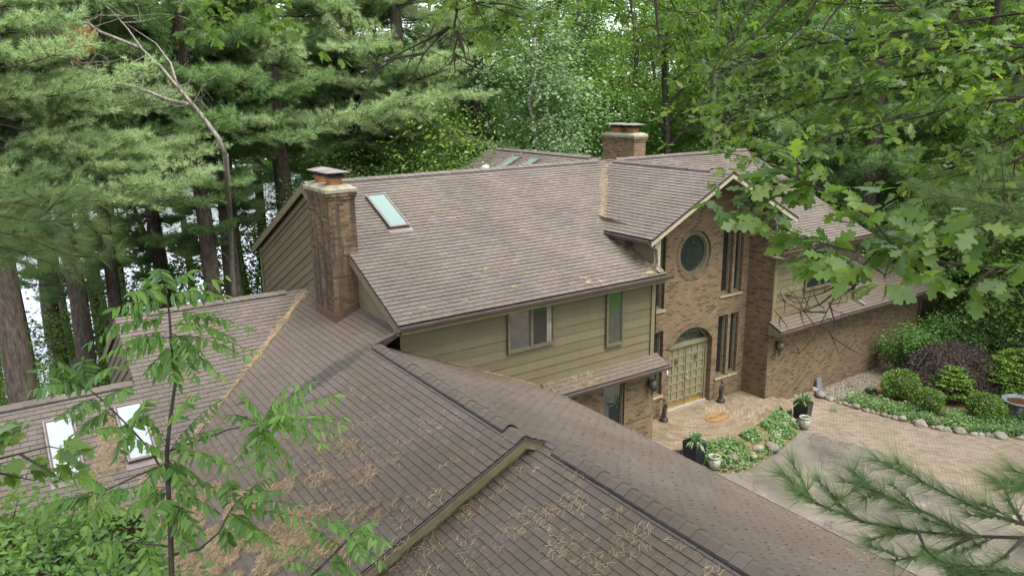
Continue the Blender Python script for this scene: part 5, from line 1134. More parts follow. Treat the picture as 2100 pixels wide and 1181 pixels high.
# big pale pine at the left, its long boughs reaching over towards the house
def bough_to(px, py, d, src, dz=0):
    """bough ending where pixel (px,py) is seen at depth d, growing from the axis src"""
    e = at_d(px, py, d); o = V3(src[0], src[1], e[2]+dz); v = e-o; v = v+V3(random.uniform(-.5, .5), random.uniform(-.5, .5), random.uniform(-.4, .4)); return (o, math.atan2(v[1], v[0]), float(np.hypot(v[0], v[1]))*1.02, math.atan2(v[2], np.hypot(v[0], v[1]))-.08)
b0 = unit_at(22, 25.5, py=660)
tg = [(330, 300, 24), (400, 330, 24), (300, 230, 24.5), (180, 200, 25), (120, 180, 24.5), (380, 380, 23), (250, 350, 22.5), (150, 330, 22.5), (60, 300, 22), (20, 380, 22.5), (100, 395, 22), (200, 390, 22.5), (300, 400, 23), (60, 230, 23.5), (160, 270, 23), (10, 180, 24), (-60, 250, 24), (-120, 330, 24), (90, 130, 26), (230, 290, 22.5), (20, 440, 21), (60, 480, 21.3), (10, 520, 21.3), (100, 450, 21.5), (40, 200, 22), (90, 250, 21.8), (30, 330, 21.3), (-20, 400, 21.5), (20, 120, 23), (150, 210, 22.5), (60, 60, 24), (10, 20, 25), (170, 90, 26)]
pine(b0, 24, .44, 8.5, 17, 30, 4.6, 'big pine at the left edge with pale boughs spreading towards the house', 31, M_needlep, (.0, .0), [bough_to(*t, b0, random.uniform(-.3, .5)) for t in tg for _q in range(2)], size=.18)
LOW = {0: [(450, 470, 29), (370, 440, 29), (400, 520, 30), (340, 480, 30), (430, 430, 29), (500, 420, 30), (360, 520, 30)], 1: [(500, 380, 31), (540, 430, 32), (470, 400, 30), (430, 360, 30), (520, 330, 31), (480, 470, 32)],
 5: [(250, 470, 33), (330, 500, 34), (220, 520, 33), (280, 550, 33), (360, 460, 34), (260, 430, 33), (310, 570, 34)], 6: [(150, 520, 31), (230, 540, 31), (210, 480, 31), (170, 590, 32), (130, 520, 30), (190, 540, 31), (240, 500, 31)], 7: [(80, 560, 28.5), (150, 550, 29), (110, 600, 29), (60, 570, 29), (20, 520, 28), (90, 520, 28.5), (50, 480, 28)],
 2: [(620, 300, 32), (560, 330, 32), (650, 340, 33), (530, 280, 32), (600, 250, 31)], 3: [(700, 300, 36), (760, 310, 36), (790, 290, 36), (680, 270, 35), (740, 260, 35), (690, 345, 36.5), (760, 350, 36.5), (720, 330, 36)], 4: [(880, 260, 34), (800, 270, 34), (900, 230, 34), (860, 200, 33), (780, 230, 34), (830, 330, 34.5), (880, 320, 34.5), (790, 325, 34.5)]}
LP = [  # px, distance, height, trunk r, lowest bough z, bough length, count, material, lean, label
 (410, 31, 27, .36, 7.5, 4.2, 46, M_needle, (-.012, 0), 'tall pine rising just left of the siding gable, dark trunk leaning left'),
 (455, 33, 26, .40, 8.0, 4.0, 44, M_needle, (.0, 0), 'thick trunked pine nearest the siding gable'),
 (585, 34, 28, .46, 8.5, 4.6, 50, M_needlep, (-.02, .0), 'tall straight pine with a thick brown trunk behind the siding gable'),
 (735, 38, 27, .38, 6.5, 4.6, 52, M_needle, (0, 0), 'pine behind the near chimney with low dark boughs'),
 (835, 36, 28, .44, 8.2, 4.8, 54, M_needlep, (-.01, 0), 'tall pine behind the main roof with pale feathery boughs'),
 (300, 36, 26, .34, 7.5, 4.2, 44, M_needle, (0, 0), 'pine between the big left pine and the siding gable'),
 (190, 33, 26, .30, 7.0, 3.8, 40, M_needle, (.01, 0), 'slim dark trunked pine right of the big left pine'),
 (108, 30, 25, .36, 7.4, 4.0, 40, M_needle, (.015, .01), 'dark trunked pine leaning right, just right of the big left pine'),
 (680, 46, 28, .36, 6.0, 4.6, 50, M_needle, (0, 0), 'pine deep in the wood left of the near chimney'),
 (980, 41, 27, .40, 10., 4.4, 40, M_needle, (0, 0), 'dark trunked pine behind the rear roof wing'),
 (520, 44, 27, .32, 6.0, 4.4, 48, M_needle, (.01, 0), 'pine by the water seen left of the siding gable'),
 (150, 41, 26, .27, 8.0, 3.8, 34, M_needle, (.0, 0), 'slim pine standing close to the water at the left'),
 (60, 38, 26, .33, 7.6, 3.8, 34, M_needle, (.0, 0), 'pine at the water edge behind the big left pine'),
 (1545, 44, 26, .34, 4.5, 4.6, 56, M_needlep, (0, 0), 'pale pine beyond the right end of the house roof'),
 (1790, 36, 24, .36, 1.5, 4.4, 56, M_needle, (0, 0), 'dark pine behind the garage wing, seen through the oak boughs'),
 (2000, 40, 24, .36, 1.5, 4.4, 56, M_needle, (0, 0), 'dark pine in the right background beyond the shrubs')]
for i, (px, d, h, r, zl, ln, nb, mt, le, lab) in enumerate(LP):
    b_ = unit_at(px, d, py=330); ex = [bough_to(x, y, dd, b_, random.uniform(.1, .6)) for x, y, dd in LOW.get(i, [])]
    pine(b_, h, r, zl, min(b_[2]+h-1, 17.5), nb, ln, lab, 40+i, mt, le, ex, thin=.9)
# bare trunks of further pines against the lake (their crowns high above)
tall0 = None
lt = [(250, 47, .24), (350, 44, .22), (165, 46, .20), (225, 39, .22), (490, 40, .24), (505, 52, .22), (128, 50, .24), (560, 50, .24), (30, 45, .25), (-40, 36, .3), (-90, 44, .3), (395, 54, .26), (330, 58, .28), (640, 58, .28), (90, 55, .26), (205, 56, .25)]
for i, (px, d, r) in enumerate(lt):
    b_ = unit_at(px, d, py=600)
    if tall0 is None:
        tall0 = pine(b_, 25, r, 8., 20, 34, 3.6, 'slim straight lakeside pine, one of the bare lower trunks seen against the bright water', 71, M_needle, group='lakeside pines', stubs=14, thin=.75)
        tall0.name = 'lakeside_pine'; kids = list(tall0.children); t0 = Vector(tall0.location)
        continue
    rt = tall0.copy(); COL.objects.link(rt); rt.location = Vector(b_); k_ = r/.24
    rt.rotation_euler = (random.uniform(-.03, .03), random.uniform(-.03, .03), random.uniform(0, 6.28)); rt.scale = (k_, k_, random.uniform(.95, 1.15))
    for ch in kids:
        c_ = ch.copy(); COL.objects.link(c_); c_.parent = rt; c_.matrix_parent_inverse = ch.matrix_parent_inverse

# ---- broadleaf trees
def limb_tree(base, h, r, seed, lean=(0, 0), nl=9, spread=4.5, zlo=.3):
    rg = np.random.default_rng(seed); wd = MB(); pts, rad = trunk_mb(base, h, r, lean, wob=.14, seed=seed); wd.tube(pts, rad, 8); tips = [pts[-1]]
    for i in range(nl):
        t = zlo+(1-zlo)*(i+rg.uniform(0, 1))/nl; p, rr = along(pts, rad, min(t, .98)); a = rg.uniform(0, 6.28); l = spread*(1.1-.5*t)*rg.uniform(.6, 1.15); up = rg.uniform(.15, .8)
        e = p+V3(math.cos(a), math.sin(a), up)*l; m1 = p*.6+e*.4+V3(0, 0, .12*l)+rg.normal(0, .15, 3); m2 = p*.25+e*.75+V3(0, 0, .1*l)+rg.normal(0, .2, 3); wd.tube([p, m1, m2, e], [rr*.6, rr*.42, rr*.25, .02], 6, cap=False); tips += [e, m2, m1]
        for q in range(3):
            a2 = a+rg.uniform(-1.2, 1.2); s = m1 if q == 0 else m2; e2 = s+V3(math.cos(a2), math.sin(a2), rg.uniform(-.1, .6))*l*.45; wd.tube([s, s*.5+e2*.5+V3(0, 0, .08*l), e2], [rr*.25, rr*.15, .012], 5, cap=False); tips += [e2, s*.4+e2*.6]
    return wd, np.array(tips)
def broadleaf(base, h, r, label, seed, mat, n=16000, size=.17, spread=4.5, nl=10, zlo=.25, lean=(0, 0), group=None, name='broadleaf_tree', cl=.75, bark=None):
    rg = np.random.default_rng(seed+3); o = empty(name, base, label, 'tree', group)
    wd, tips = limb_tree(base, h, r, seed, lean, nl, spread, zlo); tr = MB(); tr.v, tr.f, tr.m = wd.v, wd.f, wd.m; tr.build('trunk', bark or M_bark, o, True)
    # leaf clusters: flattened pads round the limb tips
    k = len(tips); extra = tips[rg.integers(0, k, k)]+rg.normal(0, .8, (k, 3)); C = np.concatenate([tips, extra]); w_ = rg.uniform(.5, 1.5, len(C)); ids = rg.choice(len(C), n, p=w_/w_.sum())
    sg = rg.uniform(.55, 1.15, len(C))*cl
    p = C[ids]+rg.normal(0, 1, (n, 3))*sg[ids][:, None]*V3(1, 1, .42); p[:, 2] += -.12*np.hypot(p[:, 0]-C[ids][:, 0], p[:, 1]-C[ids][:, 1])**2
    leafobj('crown', [leafset(p, size, .5, LEAF, rg, droop=.25)], [mat], o); return o
BL = [  # px, dist, h, r, spread, mat, size, n, label
 (1090, 34, 13.5, .16, 2.5, M_leafp, .20, 12000, 'silvery leaved maple glowing pale behind the rear roof wing'),
 (1010, 44, 21, .26, 4.6, M_leaf, .17, 17000, 'leafy tree behind the rear roof wing, left of the silvery maple'),
 (1140, 43, 22, .24, 4.6, M_leaf, .17, 18000, 'leafy tree behind the silvery maple'),
 (1205, 40, 22, .2, 4.4, M_leaf, .16, 18000, 'vine clad broadleaf tree left of the far chimney'),
 (1290, 39, 20, .2, 4.6, M_leaf, .16, 20000, 'broadleaf tree with a curved limb behind the far chimney'),
 (1390, 41, 21, .24, 4.8, M_leafy, .17, 18000, 'yellow green tree to the right of the far chimney'),
 (1470, 39, 18, .2, 4.6, M_leaf, .16, 18000, 'dense green tree behind the right hand roof ridge'),
 (1640, 42, 21, .25, 5, M_leafy, .17, 18000, 'bright green tree behind the garage wing'),
 (1730, 44, 22, .25, 5, M_leaf, .17, 18000, 'tall green tree behind the garage wing, right of the bright one'),
 (1880, 40, 20, .25, 5, M_leafy, .17, 18000, 'bright tree in the right background above the garage end'),
 (2090, 36, 20, .25, 5, M_leafy, .17, 18000, 'bright tree at the far right edge of the wood'),
 (905, 48, 20, .22, 4.4, M_leafy, .17, 14000, 'sunlit yellow green tree deep behind the main roof'),
 (800, 50, 19, .22, 4.4, M_leaf, .17, 14000, 'leafy tree deep in the wood behind the tall pines'),
 (270, 44, 17, .2, 4., M_leaf, .16, 12000, 'glossy dark broadleaf tree among the left hand pines')]
for i, (px, d, h, r, spd, mt, s_, n_l, lab) in enumerate(BL):
    b_ = unit_at(px, d)
    broadleaf(b_, h, r, lab, 200+i, mt, n_l, s_, spd, 12, .2 if h > 15 else .45, (random.uniform(-.06, .06), random.uniform(-.06, .06)), bark=M_barkg if i in (0, 6) else None)
# understory and the wood further back: five kinds, repeated
def repeat(proto, spots, sc_=(.85, 1.25)):
    kids = list(proto.children)
    for j, (b_, s_) in enumerate(spots):
        rt = proto.copy(); COL.objects.link(rt); rt.location = Vector(b_); k_ = random.uniform(*sc_)*s_; rt.scale = (k_, k_, k_*random.uniform(.9, 1.1)); rt.rotation_euler = (0, 0, random.uniform(0, 6.28))
        for ch in kids:
            c_ = ch.copy(); COL.objects.link(c_); c_.parent = rt; c_.matrix_parent_inverse = ch.matrix_parent_inverse
spots = {0: [], 1: [], 2: [], 3: []}
rs = random.Random(5); i = 0
for px in range(-250, 2500, 74):
    for d0 in (54, 66, 80):
        p_ = px+rs.uniform(-40, 40); d = d0+rs.uniform(-5, 6); b_ = unit_at(p_, d)
        if -.35*b_[0]+.94*b_[1] > 40 and p_ < 960: continue        # the lake
        spots[i % 3].append((b_, 1.)); i += 1
lab = ['green broadleaf tree in the dense wood behind the house', 'yellow green broadleaf tree in the dense wood behind the house', 'dark leaved broadleaf tree in the dense wood behind the house']
for k in range(3):
    s0 = spots[k]+[(V3(x, y, float(ground_h(x, y))), 1.15) for x, y in [[(-2, -34), (18, -30), (36, -12), (54, -20), (33, 1.5), (52, 6)], [(8, -38), (27, -24), (46, -28), (60, -8), (38, -4), (46, 5)], [(-12, -30), (13, -26), (41, -36), (57, -30), (43, -7), (40, 3.5), (30, -9)]][k]]; pr = broadleaf(s0[0][0], 17.5, .22, lab[k], 300+k, (M_leaf, M_leafy, M_leaf)[k], 15000, .22, 5.2, 12, .12, group='woodland trees behind the house', name='woodland_tree', cl=.95)
    repeat(pr, s0[1:])
us = []
for px in list(range(640, 1560, 48))+list(range(1560, 2350, 60)):
    for d0 in (34.5, 41, 48):
        p_ = px+rs.uniform(-25, 25); d = d0+rs.uniform(-2, 2.5); b_ = unit_at(p_, d)
        if p_ < 1000 and -.35*b_[0]+.94*b_[1] > 37: continue
        if b_[0] < 32 and b_[1] < 29.5: continue
        us.append((b_, rs.uniform(.7, 1.15)))
pr = broadleaf(us[0][0], 8, .09, 'leafy understory sapling among the trunks behind the house', 320, M_leaf, 6500, .16, 2.6, 9, .08, group='understory saplings', name='understory_sapling', cl=.8); repeat(pr, us[1::2])
pr = broadleaf(us[2][0], 7, .08, 'bright understory sapling among the trunks behind the house', 321, M_leafy, 5500, .15, 2.4, 9, .08, group='bright understory saplings', name='understory_sapling', cl=.8); repeat(pr, us[4::2])
ls = [(unit_at(px, d), s) for px, d, s in ((330, 37, 1.5), (80, 38, 1.5), (200, 38, 1.5), (300, 39, 1.6), (450, 40, 1.6), (30, 37, 1.4), (140, 39, 1.5), (260, 39, 1.6), (410, 39, 1.5), (500, 39, 1.9), (560, 38, 1.9), (450, 37, 1.0), (-60, 36, 1.6), (95, 30, .6), (150, 33, .7), (60, 33, .6), (210, 35, .6), (20, 31, .5), (-60, 29, .8), (-110, 33, .9), (250, 37, .7))]
pr = broadleaf(ls[0][0], 4, .05, 'bright green sapling on the lake bank among the pine trunks', 322, M_leafy, 2500, .13, 1.6, 7, .1, group='lake bank saplings', name='bank_sapling', cl=.5); repeat(pr, ls[1:])
# wooded far shore of the lake, read as one mass
k = 52000; rg = np.random.default_rng(9); az = rg.uniform(math.radians(48), math.radians(125), k); rr = rg.uniform(165, 195, k); x, y = rr*np.cos(az), rr*np.sin(az)
z = -4+rg.uniform(0, 1, k)*(15+4*np.sin(az*37)+3*np.sin(az*91+1)+2*np.sin(az*173))
tag(leafobj('far_wood', [leafset(np.column_stack([x, y, z]), 1.5, .8, LEAF, rg)], [M_leaf]), 'wooded far shore across the lake', 'wood', kind='stuff')

# ---- bare lichen grey dead tree in front of the left hand pines
M_barkd = bark_mat('dead_bark', (.09, .08, .066), (.27, .25, .21))
o = empty('dead_tree', unit_at(452, 22.5, -.4), 'dead grey tree with bare forked limbs in front of the left hand pines', 'tree'); mb = MB(); dd = 22.5
def pxl(pts, d0, d1): n = len(pts); return [at_d(x, y, d0+(d1-d0)*i/max(1, n-1)) for i, (x, y) in enumerate(pts)]
D1 = pxl([(462, 318), (448, 284), (420, 246), (397, 217), (365, 180), (330, 138), (290, 100), (262, 60), (235, 30), (214, 8)], 24, 22)
D2 = pxl([(397, 217), (345, 205), (300, 187), (250, 170), (205, 163), (170, 140), (130, 112), (95, 86)], 23.6, 21)
D3 = pxl([(290, 100), (245, 82), (205, 66), (180, 48), (110, 52), (60, 38), (0, 18), (-40, 5)], 22.7, 20.5)
mb.tube([at_d(478, 620, 31)-V3(0, 0, 3), at_d(476, 560, 31), at_d(470, 420, 29), D1[0]], [.12, .11, .10, .095], 8)
mb.tube(D1, [.08, .075, .07, .06, .052, .045, .036, .028, .016, .007], 8); mb.tube(D2, [.065, .055, .05, .042, .036, .03, .02, .008], 7); mb.tube(D3, [.06, .055, .05, .045, .04, .03, .02, .01], 6)
mb.tube(pxl([(365, 180), (350, 130), (320, 90), (260, 50)], 23.4, 24), [.05, .035, .025, .01], 5)
rg = np.random.default_rng(77)
for line, n_ in ((D3, 34), (D2, 22), (D1, 16)):
    for i in range(n_):
        j = rg.integers(2, len(line)-1); f = rg.random(); s = line[j]*(1-f)+line[j+1 if j+1 < len(line) else j]*f; e = s+rg.normal(0, .65, 3)*V3(1, 1, .8); mdl = s*.5+e*.5+rg.normal(0, .1, 3); mb.tube([s, mdl, e], [.014, .009, .004], 4, cap=False)
        for q in range(3): e2 = mdl+rg.normal(0, .4, 3); mb.tube([mdl, mdl*.5+e2*.5+rg.normal(0, .05, 3), e2], [.008, .005, .003], 3, cap=False)
mb.build('trunk', M_barkd, o, True)
c_ = at_d(158, 80, 21.3); p = c_+rg.normal(0, 1, (170, 3))*V3(.25, .25, .22); leafobj('dead_leaves', [leafset(p, .16, .8, LEAF, rg, dirs=np.tile([0, 0, -1.], (170, 1))+rg.normal(0, .25, (170, 3)))], [leaf_mat('dead_leaf', [(0, (.3, .13, .05)), (1, (.5, .27, .13))], .8, .2, .2, (1, 1, 1))], o)

# ================================================================== BOUGHS CLOSE TO THE CAMERA
def leaf_half(half, droop=.16, fold=.16):
    """lobed leaf from its half outline (t, width); folded along the midrib"""
    n = len(half); vs = []; fs = []
    for t, w_ in half: vs.append((t, 0, -droop*t*t))
    for s in (1, -1):
        k = len(vs)
        for t, w_ in half: vs.append((t, s*w_, -droop*t*t+fold*w_-.35*w_*w_))
        for i in range(n-1): fs.append([i, k+i, k+i+1, i+1] if s < 0 else [i, i+1, k+i+1, k+i])
    return vs, fs
OAKL = leaf_half([(-.16, .008), (0, .012), (.10, .05), (.19, .16), (.27, .19), (.32, .10), (.42, .15), (.50, .29), (.59, .33), (.62, .19), (.70, .16), (.78, .25), (.86, .22), (.87, .12), (.95, .09), (1., .005)])
OAKM = leaf_half([(-.1, .01), (.18, .15), (.3, .07), (.48, .32), (.6, .13), (.76, .27), (.85, .08), (1, .0)])
MAPL = leaf_half([(-.2, .008), (0, .02), (.02, .3), (.16, .22), (.22, .28), (.36, .5), (.42, .36), (.5, .22), (.62, .28), (.66, .16), (.8, .14), (1, .0)], .12, .14)
def hub_limb(wd, starts, hub, trunk_pt, r0, r1, rg, sag=.5):
    """gather the boughs into one crooked limb that runs back to the trunk"""
    hub = np.array(hub, float); out = []
    for s in starts:
        v = hub-s; l = np.linalg.norm(v); p = [s, s+v*.35+rg.normal(0, .07*l, 3), s+v*.7+rg.normal(0, .05*l, 3), hub]; wd.tube(p, [r0*.45, r0*.6, r0*.8, r0], 6, cap=False); out.append(p)
    v = trunk_pt-hub; l = np.linalg.norm(v); p = [hub]+[hub+v*t+rg.normal(0, .045*l, 3)+V3(0, 0, sag*math.sin(math.pi*t)) for t in (.2, .4, .6, .8)]+[trunk_pt]
    wd.tube(p, list(np.linspace(r0, r1, 6)), 8, cap=False); out.append(p)
    for i in range(7):
        j = rg.integers(0, 4)
        for k in range(30):
            e = p[j]+rg.normal(0, min(.5, .12*l), 3); a = (e-EYE)@_f; x_, y_ = 1050+FL*((e-EYE)@_R)/a, 590-FL*((e-EYE)@_U)/a
            if a < .3 or x_ > 2180 or x_ < -80 or y_ < -80 or y_ > 1260: break
        else: continue
        q = [p[j], p[j]*.5+e*.5+rg.normal(0, .03*l, 3), e]; wd.tube(q, [r0*.5, r0*.3, r0*.1], 5, cap=False); out.append(q)
    return out
def px_path(pts, d0, d1=None):
    d1 = d0 if d1 is None else d1; n = len(pts); return [at_d(x, y, d0+(d1-d0)*i/max(1, n-1)) for i, (x, y) in enumerate(pts)]
def spray(paths, n, size, spread, tmpl, wd, rg, r0=.012, twig=True, jit=.12, face=.35, tip=1.6, up=.9, nsub=0, subl=.5):
    """leaves in loose clusters along and around polylines of world points; returns expand() tuples"""
    lines = [np.array(p) for p in paths]
    for p in lines: wd.tube(list(p), list(np.linspace(r0, r0*.25, len(p))), 6, cap=False)
    subs = []
    for p in lines:
        for q in range(int(nsub*len(p))):
            j = rg.integers(1, len(p)); f = rg.random(); s = p[j-1]*(1-f)+p[j]*f; v = (p[-1]-p[0]); v = v/np.linalg.norm(v); e = s+(v*rg.uniform(.1, .9)+rg.normal(0, .5, 3)*V3(1, 1, .6))*subl*rg.uniform(.5, 1.3); m_ = s*.5+e*.5+rg.normal(0, .06*subl, 3)
            wd.tube([s, m_, e], [r0*.4, r0*.25, r0*.1], 4, cap=False); subs.append(np.array([s, m_, e]))
    al_ = lines+subs; ln = np.array([np.linalg.norm(np.diff(p, axis=0), axis=1).sum() for p in al_]); P_, D_ = [], []
    ncl = max(1, n//5)
    for c in rg.choice(len(al_), ncl, p=ln/ln.sum()):
        p = al_[c]; t = rg.random()**(1/tip)*(len(p)-1); j = min(int(t), len(p)-2); s = p[j]*(1-(t-j))+p[j+1]*(t-j); ax = norm(p[j+1]-p[j])
        off = rg.normal(0, jit, 3)*V3(1, 1, .7); o_ = s+off*.6
        if twig: wd.tube([s, o_], [r0*.22, r0*.15], 4, cap=False)
        for q in range(5):
            d = norm(ax*.5+rg.normal(0, .75, 3)*V3(1, 1, .45)+V3(0, 0, -.22)); P_.append(o_+d*.02); D_.append(d)
    P_ = np.array(P_); D_ = np.array(D_); k = len(P_); u = norm(np.column_stack([rg.normal(0, .35, k), rg.normal(-face, .35, k), np.full(k, up)]))
    return expand(tmpl[0], tmpl[1], P_, frames(D_, u, rg.normal(0, .35, k), size*rg.uniform(.6, 1.15, k)))
# --- oak on the right: trunk out of frame, boughs across the view
rg = np.random.default_rng(51); T0 = V3(11.9, -1.2, -.4)
oak = empty('oak_tree', T0, 'oak whose big lobed leaves hang across the right side in front of the garage wing', 'tree')
mb = MB(); tp = [T0+V3(0, 0, -.3), T0+V3(.1, 0, 3), T0+V3(0, .1, 7), T0+V3(-.2, .2, 11), T0+V3(-.1, .1, 16)]; mb.tube(tp, [.42, .33, .29, .24, .1], 12)
wd = MB()
near = [px_path([(2230, 600), (2150, 565), (2040, 548), (1939, 540), (1850, 522), (1761, 518), (1690, 500), (1620, 475), (1560, 445), (1500, 415)], 3.2, 3.6),
 px_path([(1939, 540), (1837, 510), (1786, 447), (1740, 417), (1690, 390), (1640, 370), (1600, 345)], 3.3, 3.6), px_path([(1640, 370), (1634, 330), (1630, 285)], 3.6, 3.6),
 px_path([(2230, 480), (2150, 470), (2030, 470), (1940, 480), (1850, 500)], 3.0, 3.3), px_path([(1690, 500), (1640, 530), (1600, 545)], 3.4, 3.3), px_path([(1761, 518), (1735, 545), (1715, 560)], 3.3, 3.2), px_path([(1837, 510), (1822, 545), (1812, 570)], 3.25, 3.2), px_path([(1690, 390), (1620, 400), (1540, 405), (1470, 418)], 3.6, 3.7), px_path([(2040, 548), (1990, 590), (1960, 600)], 3.2, 3.1), px_path([(1640, 370), (1590, 375), (1540, 385)], 3.6, 3.7)]
lv = spray(near, 400, .125, .1, OAKL, wd, rg, .008, jit=.095, face=.22, tip=1.1)
ex = hub_limb(wd, [near[0][0], near[3][0]], at_d(2420, 560, 3.6), tp[2]+V3(0, 0, .5), .022, .1, rg); lv2 = spray(ex, 260, .14, .1, OAKL, wd, rg, .004, jit=.14, face=.22, tip=.6)
leafobj('near_bough', [lv+(0,), lv2+(0,)], [M_oak, M_twig], oak, wd)
wd = MB()
mid = [([(2250, 95), (2150, 97), (2000, 97), (1900, 100), (1830, 112), (1760, 130), (1690, 155), (1600, 190), (1520, 225), (1470, 260)], 6.8, 8.),
 ([(2250, 190), (2150, 200), (2060, 205), (2000, 212), (1930, 230), (1860, 245), (1780, 262), (1700, 280), (1610, 300), (1540, 330)], 6.4, 7.4),
 ([(2250, 120), (2150, 140), (2030, 160), (1950, 170), (1870, 180), (1800, 184), (1730, 200), (1650, 215), (1580, 245), (1500, 275)], 7., 8.),
 ([(2250, 200), (2150, 250), (2060, 290), (2000, 320), (1950, 345), (1900, 375)], 6.8, 7.5), ([(2250, 260), (2150, 300), (2080, 330), (2030, 350)], 6.4, 6.8),
 ([(2250, 5), (2150, 20), (2000, 40), (1880, 60), (1760, 80), (1650, 95), (1560, 115), (1490, 150)], 7.2, 8.4), ([(2150, 97), (2060, 130), (1990, 150), (1900, 150), (1820, 165)], 6.8, 7.4), ([(2000, 97), (1930, 60), (1850, 20), (1800, -20)], 7, 7.6)]
midp = [px_path(*m_) for m_ in mid]
lv = spray(midp, 3600, .13, .2, OAKM, wd, rg, .019, twig=False, jit=.27, face=.2, tip=1.1, nsub=3.6, subl=.55)
ex = hub_limb(wd, [p[0] for p in midp[:6]], at_d(2520, 110, 7.4), tp[3], .045, .11, rg); lv2 = spray(ex, 700, .13, .2, OAKM, wd, rg, .006, twig=False, jit=.3, face=.2, tip=.6, nsub=2., subl=.6)
bt = [[(1690, -30), (1670, 10), (1640, 60), (1600, 100), (1560, 130), (1500, 135)], [(1570, -30), (1510, 60), (1470, 130), (1440, 190)], [(1640, -30), (1560, 60), (1500, 110), (1450, 165)], [(2000, -30), (1960, 30), (1900, 100)], [(1760, -30), (1700, 40), (1660, 110), (1640, 160)]]
btp = [px_path(b_, 7.6) for b_ in bt]
for p in btp: wd.tube(p, list(np.linspace(.016, .005, len(p))), 5, cap=False)
ex = hub_limb(wd, [p[0] for p in btp], at_d(1900, -330, 8.2), tp[4], .035, .08, rg); lv3 = spray(ex, 900, .13, .2, OAKM, wd, rg, .006, twig=False, jit=.3, face=.2, tip=.6, nsub=2., subl=.6)
leafobj('far_bough', [lv+(0,), lv2+(0,), lv3+(0,)], [M_oak, M_twig], oak, wd); mb.build('trunk', M_bark, oak, True)
# bare twig hanging below the near bough
wd = MB(); rg2 = np.random.default_rng(5)
for ln in ([(1800, 512), (1770, 545), (1720, 590), (1695, 640), (1670, 690), (1640, 725)], [(1735, 575), (1690, 600), (1650, 612), (1610, 605)], [(1712, 600), (1680, 625), (1640, 640), (1600, 650)], [(1775, 540), (1750, 590), (1700, 625)], [(1695, 640), (1650, 640), (1610, 620)], [(1700, 620), (1712, 660), (1705, 690)]):
    p = px_path(ln, 3.35, 3.3); wd.tube(p, list(np.linspace(.005, .001, len(p))), 5, cap=False)
    for i in range(7):
        j = rg2.integers(1, len(p)); e = p[j]+rg2.normal(0, .055, 3); wd.tube([p[j], p[j]*.5+e*.5+rg2.normal(0, .012, 3), e], [.0028, .002, .001], 4, cap=False)
wd.build('dead_twig', M_twig, oak)
# --- second oak overhead: leaf sprays and bare twigs hanging into the top of the view
rg = np.random.default_rng(61); T1 = V3(3.5, -6.5, -.4)
oak2 = empty('oak_tree', T1, 'oak overhead whose thin twigs and bright leaves hang into the top of the view', 'tree')
mb = MB(); tq = [T1+V3(0, 0, -.3), T1+V3(.1, .1, 5), T1+V3(0, .2, 10), T1+V3(.1, .6, 15), T1+V3(.3, 1, 18)]; mb.tube(tq, [.4, .32, .27, .2, .1], 12); rg = np.random.default_rng(62); Cc = []
for i in range(34):      # wide crown out of view overhead, added to shade the near roofs
    a = rg.uniform(0, 6.28); r_ = 10.5*math.sqrt(rg.uniform(.02, 1)); e = V3(4+r_*math.cos(a), 2.5+r_*math.sin(a), 20.5+rg.uniform(-2.5, 4)-.03*r_*r_); s_ = tq[3]*.7+tq[4]*.3 if i % 2 else tq[4]; mb.tube([s_, s_*.5+e*.5+V3(0, 0, .8), e], [.09, .06, .02], 5, cap=False); Cc += [e, e*.65+s_*.35+V3(0, 0, .5)]
mb.build('trunk', M_bark, oak2, True); Cc = np.array(Cc); n_ = 30000; cr = Cc[rg.integers(0, len(Cc), n_)]+rg.normal(0, 1, (n_, 3))*V3(1.25, 1.25, .6); cr = cr[cr[:, 2] > 15.5]
leafobj('crown', [leafset(cr, .27, .5, LEAF, rg)+(0,)], [M_leafy], oak2); rg = np.random.default_rng(61)
wd = MB(); tl = [([(930, -90), (936, -30), (938, 20), (932, 50), (900, 75), (870, 110), (855, 140), (842, 175)], 9, 9.4), ([(932, 50), (938, 80), (930, 110), (934, 150)], 9, 9), ([(935, 60), (950, 100), (957, 130)], 9, 9), ([(932, 50), (880, 80), (850, 95), (800, 120)], 9.1, 9.6), ([(936, 20), (985, 5), (1040, 10), (1090, 25)], 9, 9.4), ([(870, 110), (820, 118), (775, 130)], 9.3, 9.6), ([(1290, -60), (1295, 20), (1300, 60)], 8.6, 8.6), ([(1340, -60), (1345, 20), (1350, 70), (1352, 100)], 8.6, 8.6)]
tlp = [px_path(*t_) for t_ in tl]
for p in tlp:
    wd.tube(p, list(np.linspace(.022, .006, len(p))), 6, cap=False)
    for i in range(5):
        j = rg.integers(1, len(p)); e = p[j]+rg.normal(0, .28, 3)*V3(1, 1, .8)+V3(0, 0, -.15); wd.tube([p[j], p[j]*.5+e*.5+rg.normal(0, .05, 3), e], [.007, .005, .002], 4, cap=False)
lf = [([(900, -60), (930, -20), (985, 10), (1040, 25), (1095, 45)], 9, 9.4), ([(960, -40), (980, 20), (1000, 60), (1030, 80)], 9, 9.2), ([(920, -60), (930, 10), (940, 40), (960, 70)], 9, 9), ([(1030, -60), (1050, 0), (1090, 25)], 9.4, 9.4)]
lf2 = [([(430, -70), (440, -20), (455, 20), (470, 55)], 8, 8), ([(480, -70), (500, -20), (530, 15), (560, 45)], 8, 8.2), ([(540, -70), (560, -25), (590, 5)], 8, 8)]
lf3 = [([(1190, -60), (1230, -10), (1280, 20), (1330, 40)], 9, 9.6), ([(1340, -60), (1380, 10), (1400, 60), (1420, 120)], 9, 9.6), ([(1440, -60), (1430, 20), (1440, 90), (1470, 170)], 9.2, 9.8), ([(1260, -60), (1290, -20), (1370, 20), (1460, 40)], 9, 9.2), ([(1470, -40), (1500, 60), (1520, 130), (1500, 190)], 9.2, 9.6)]
lvs = []
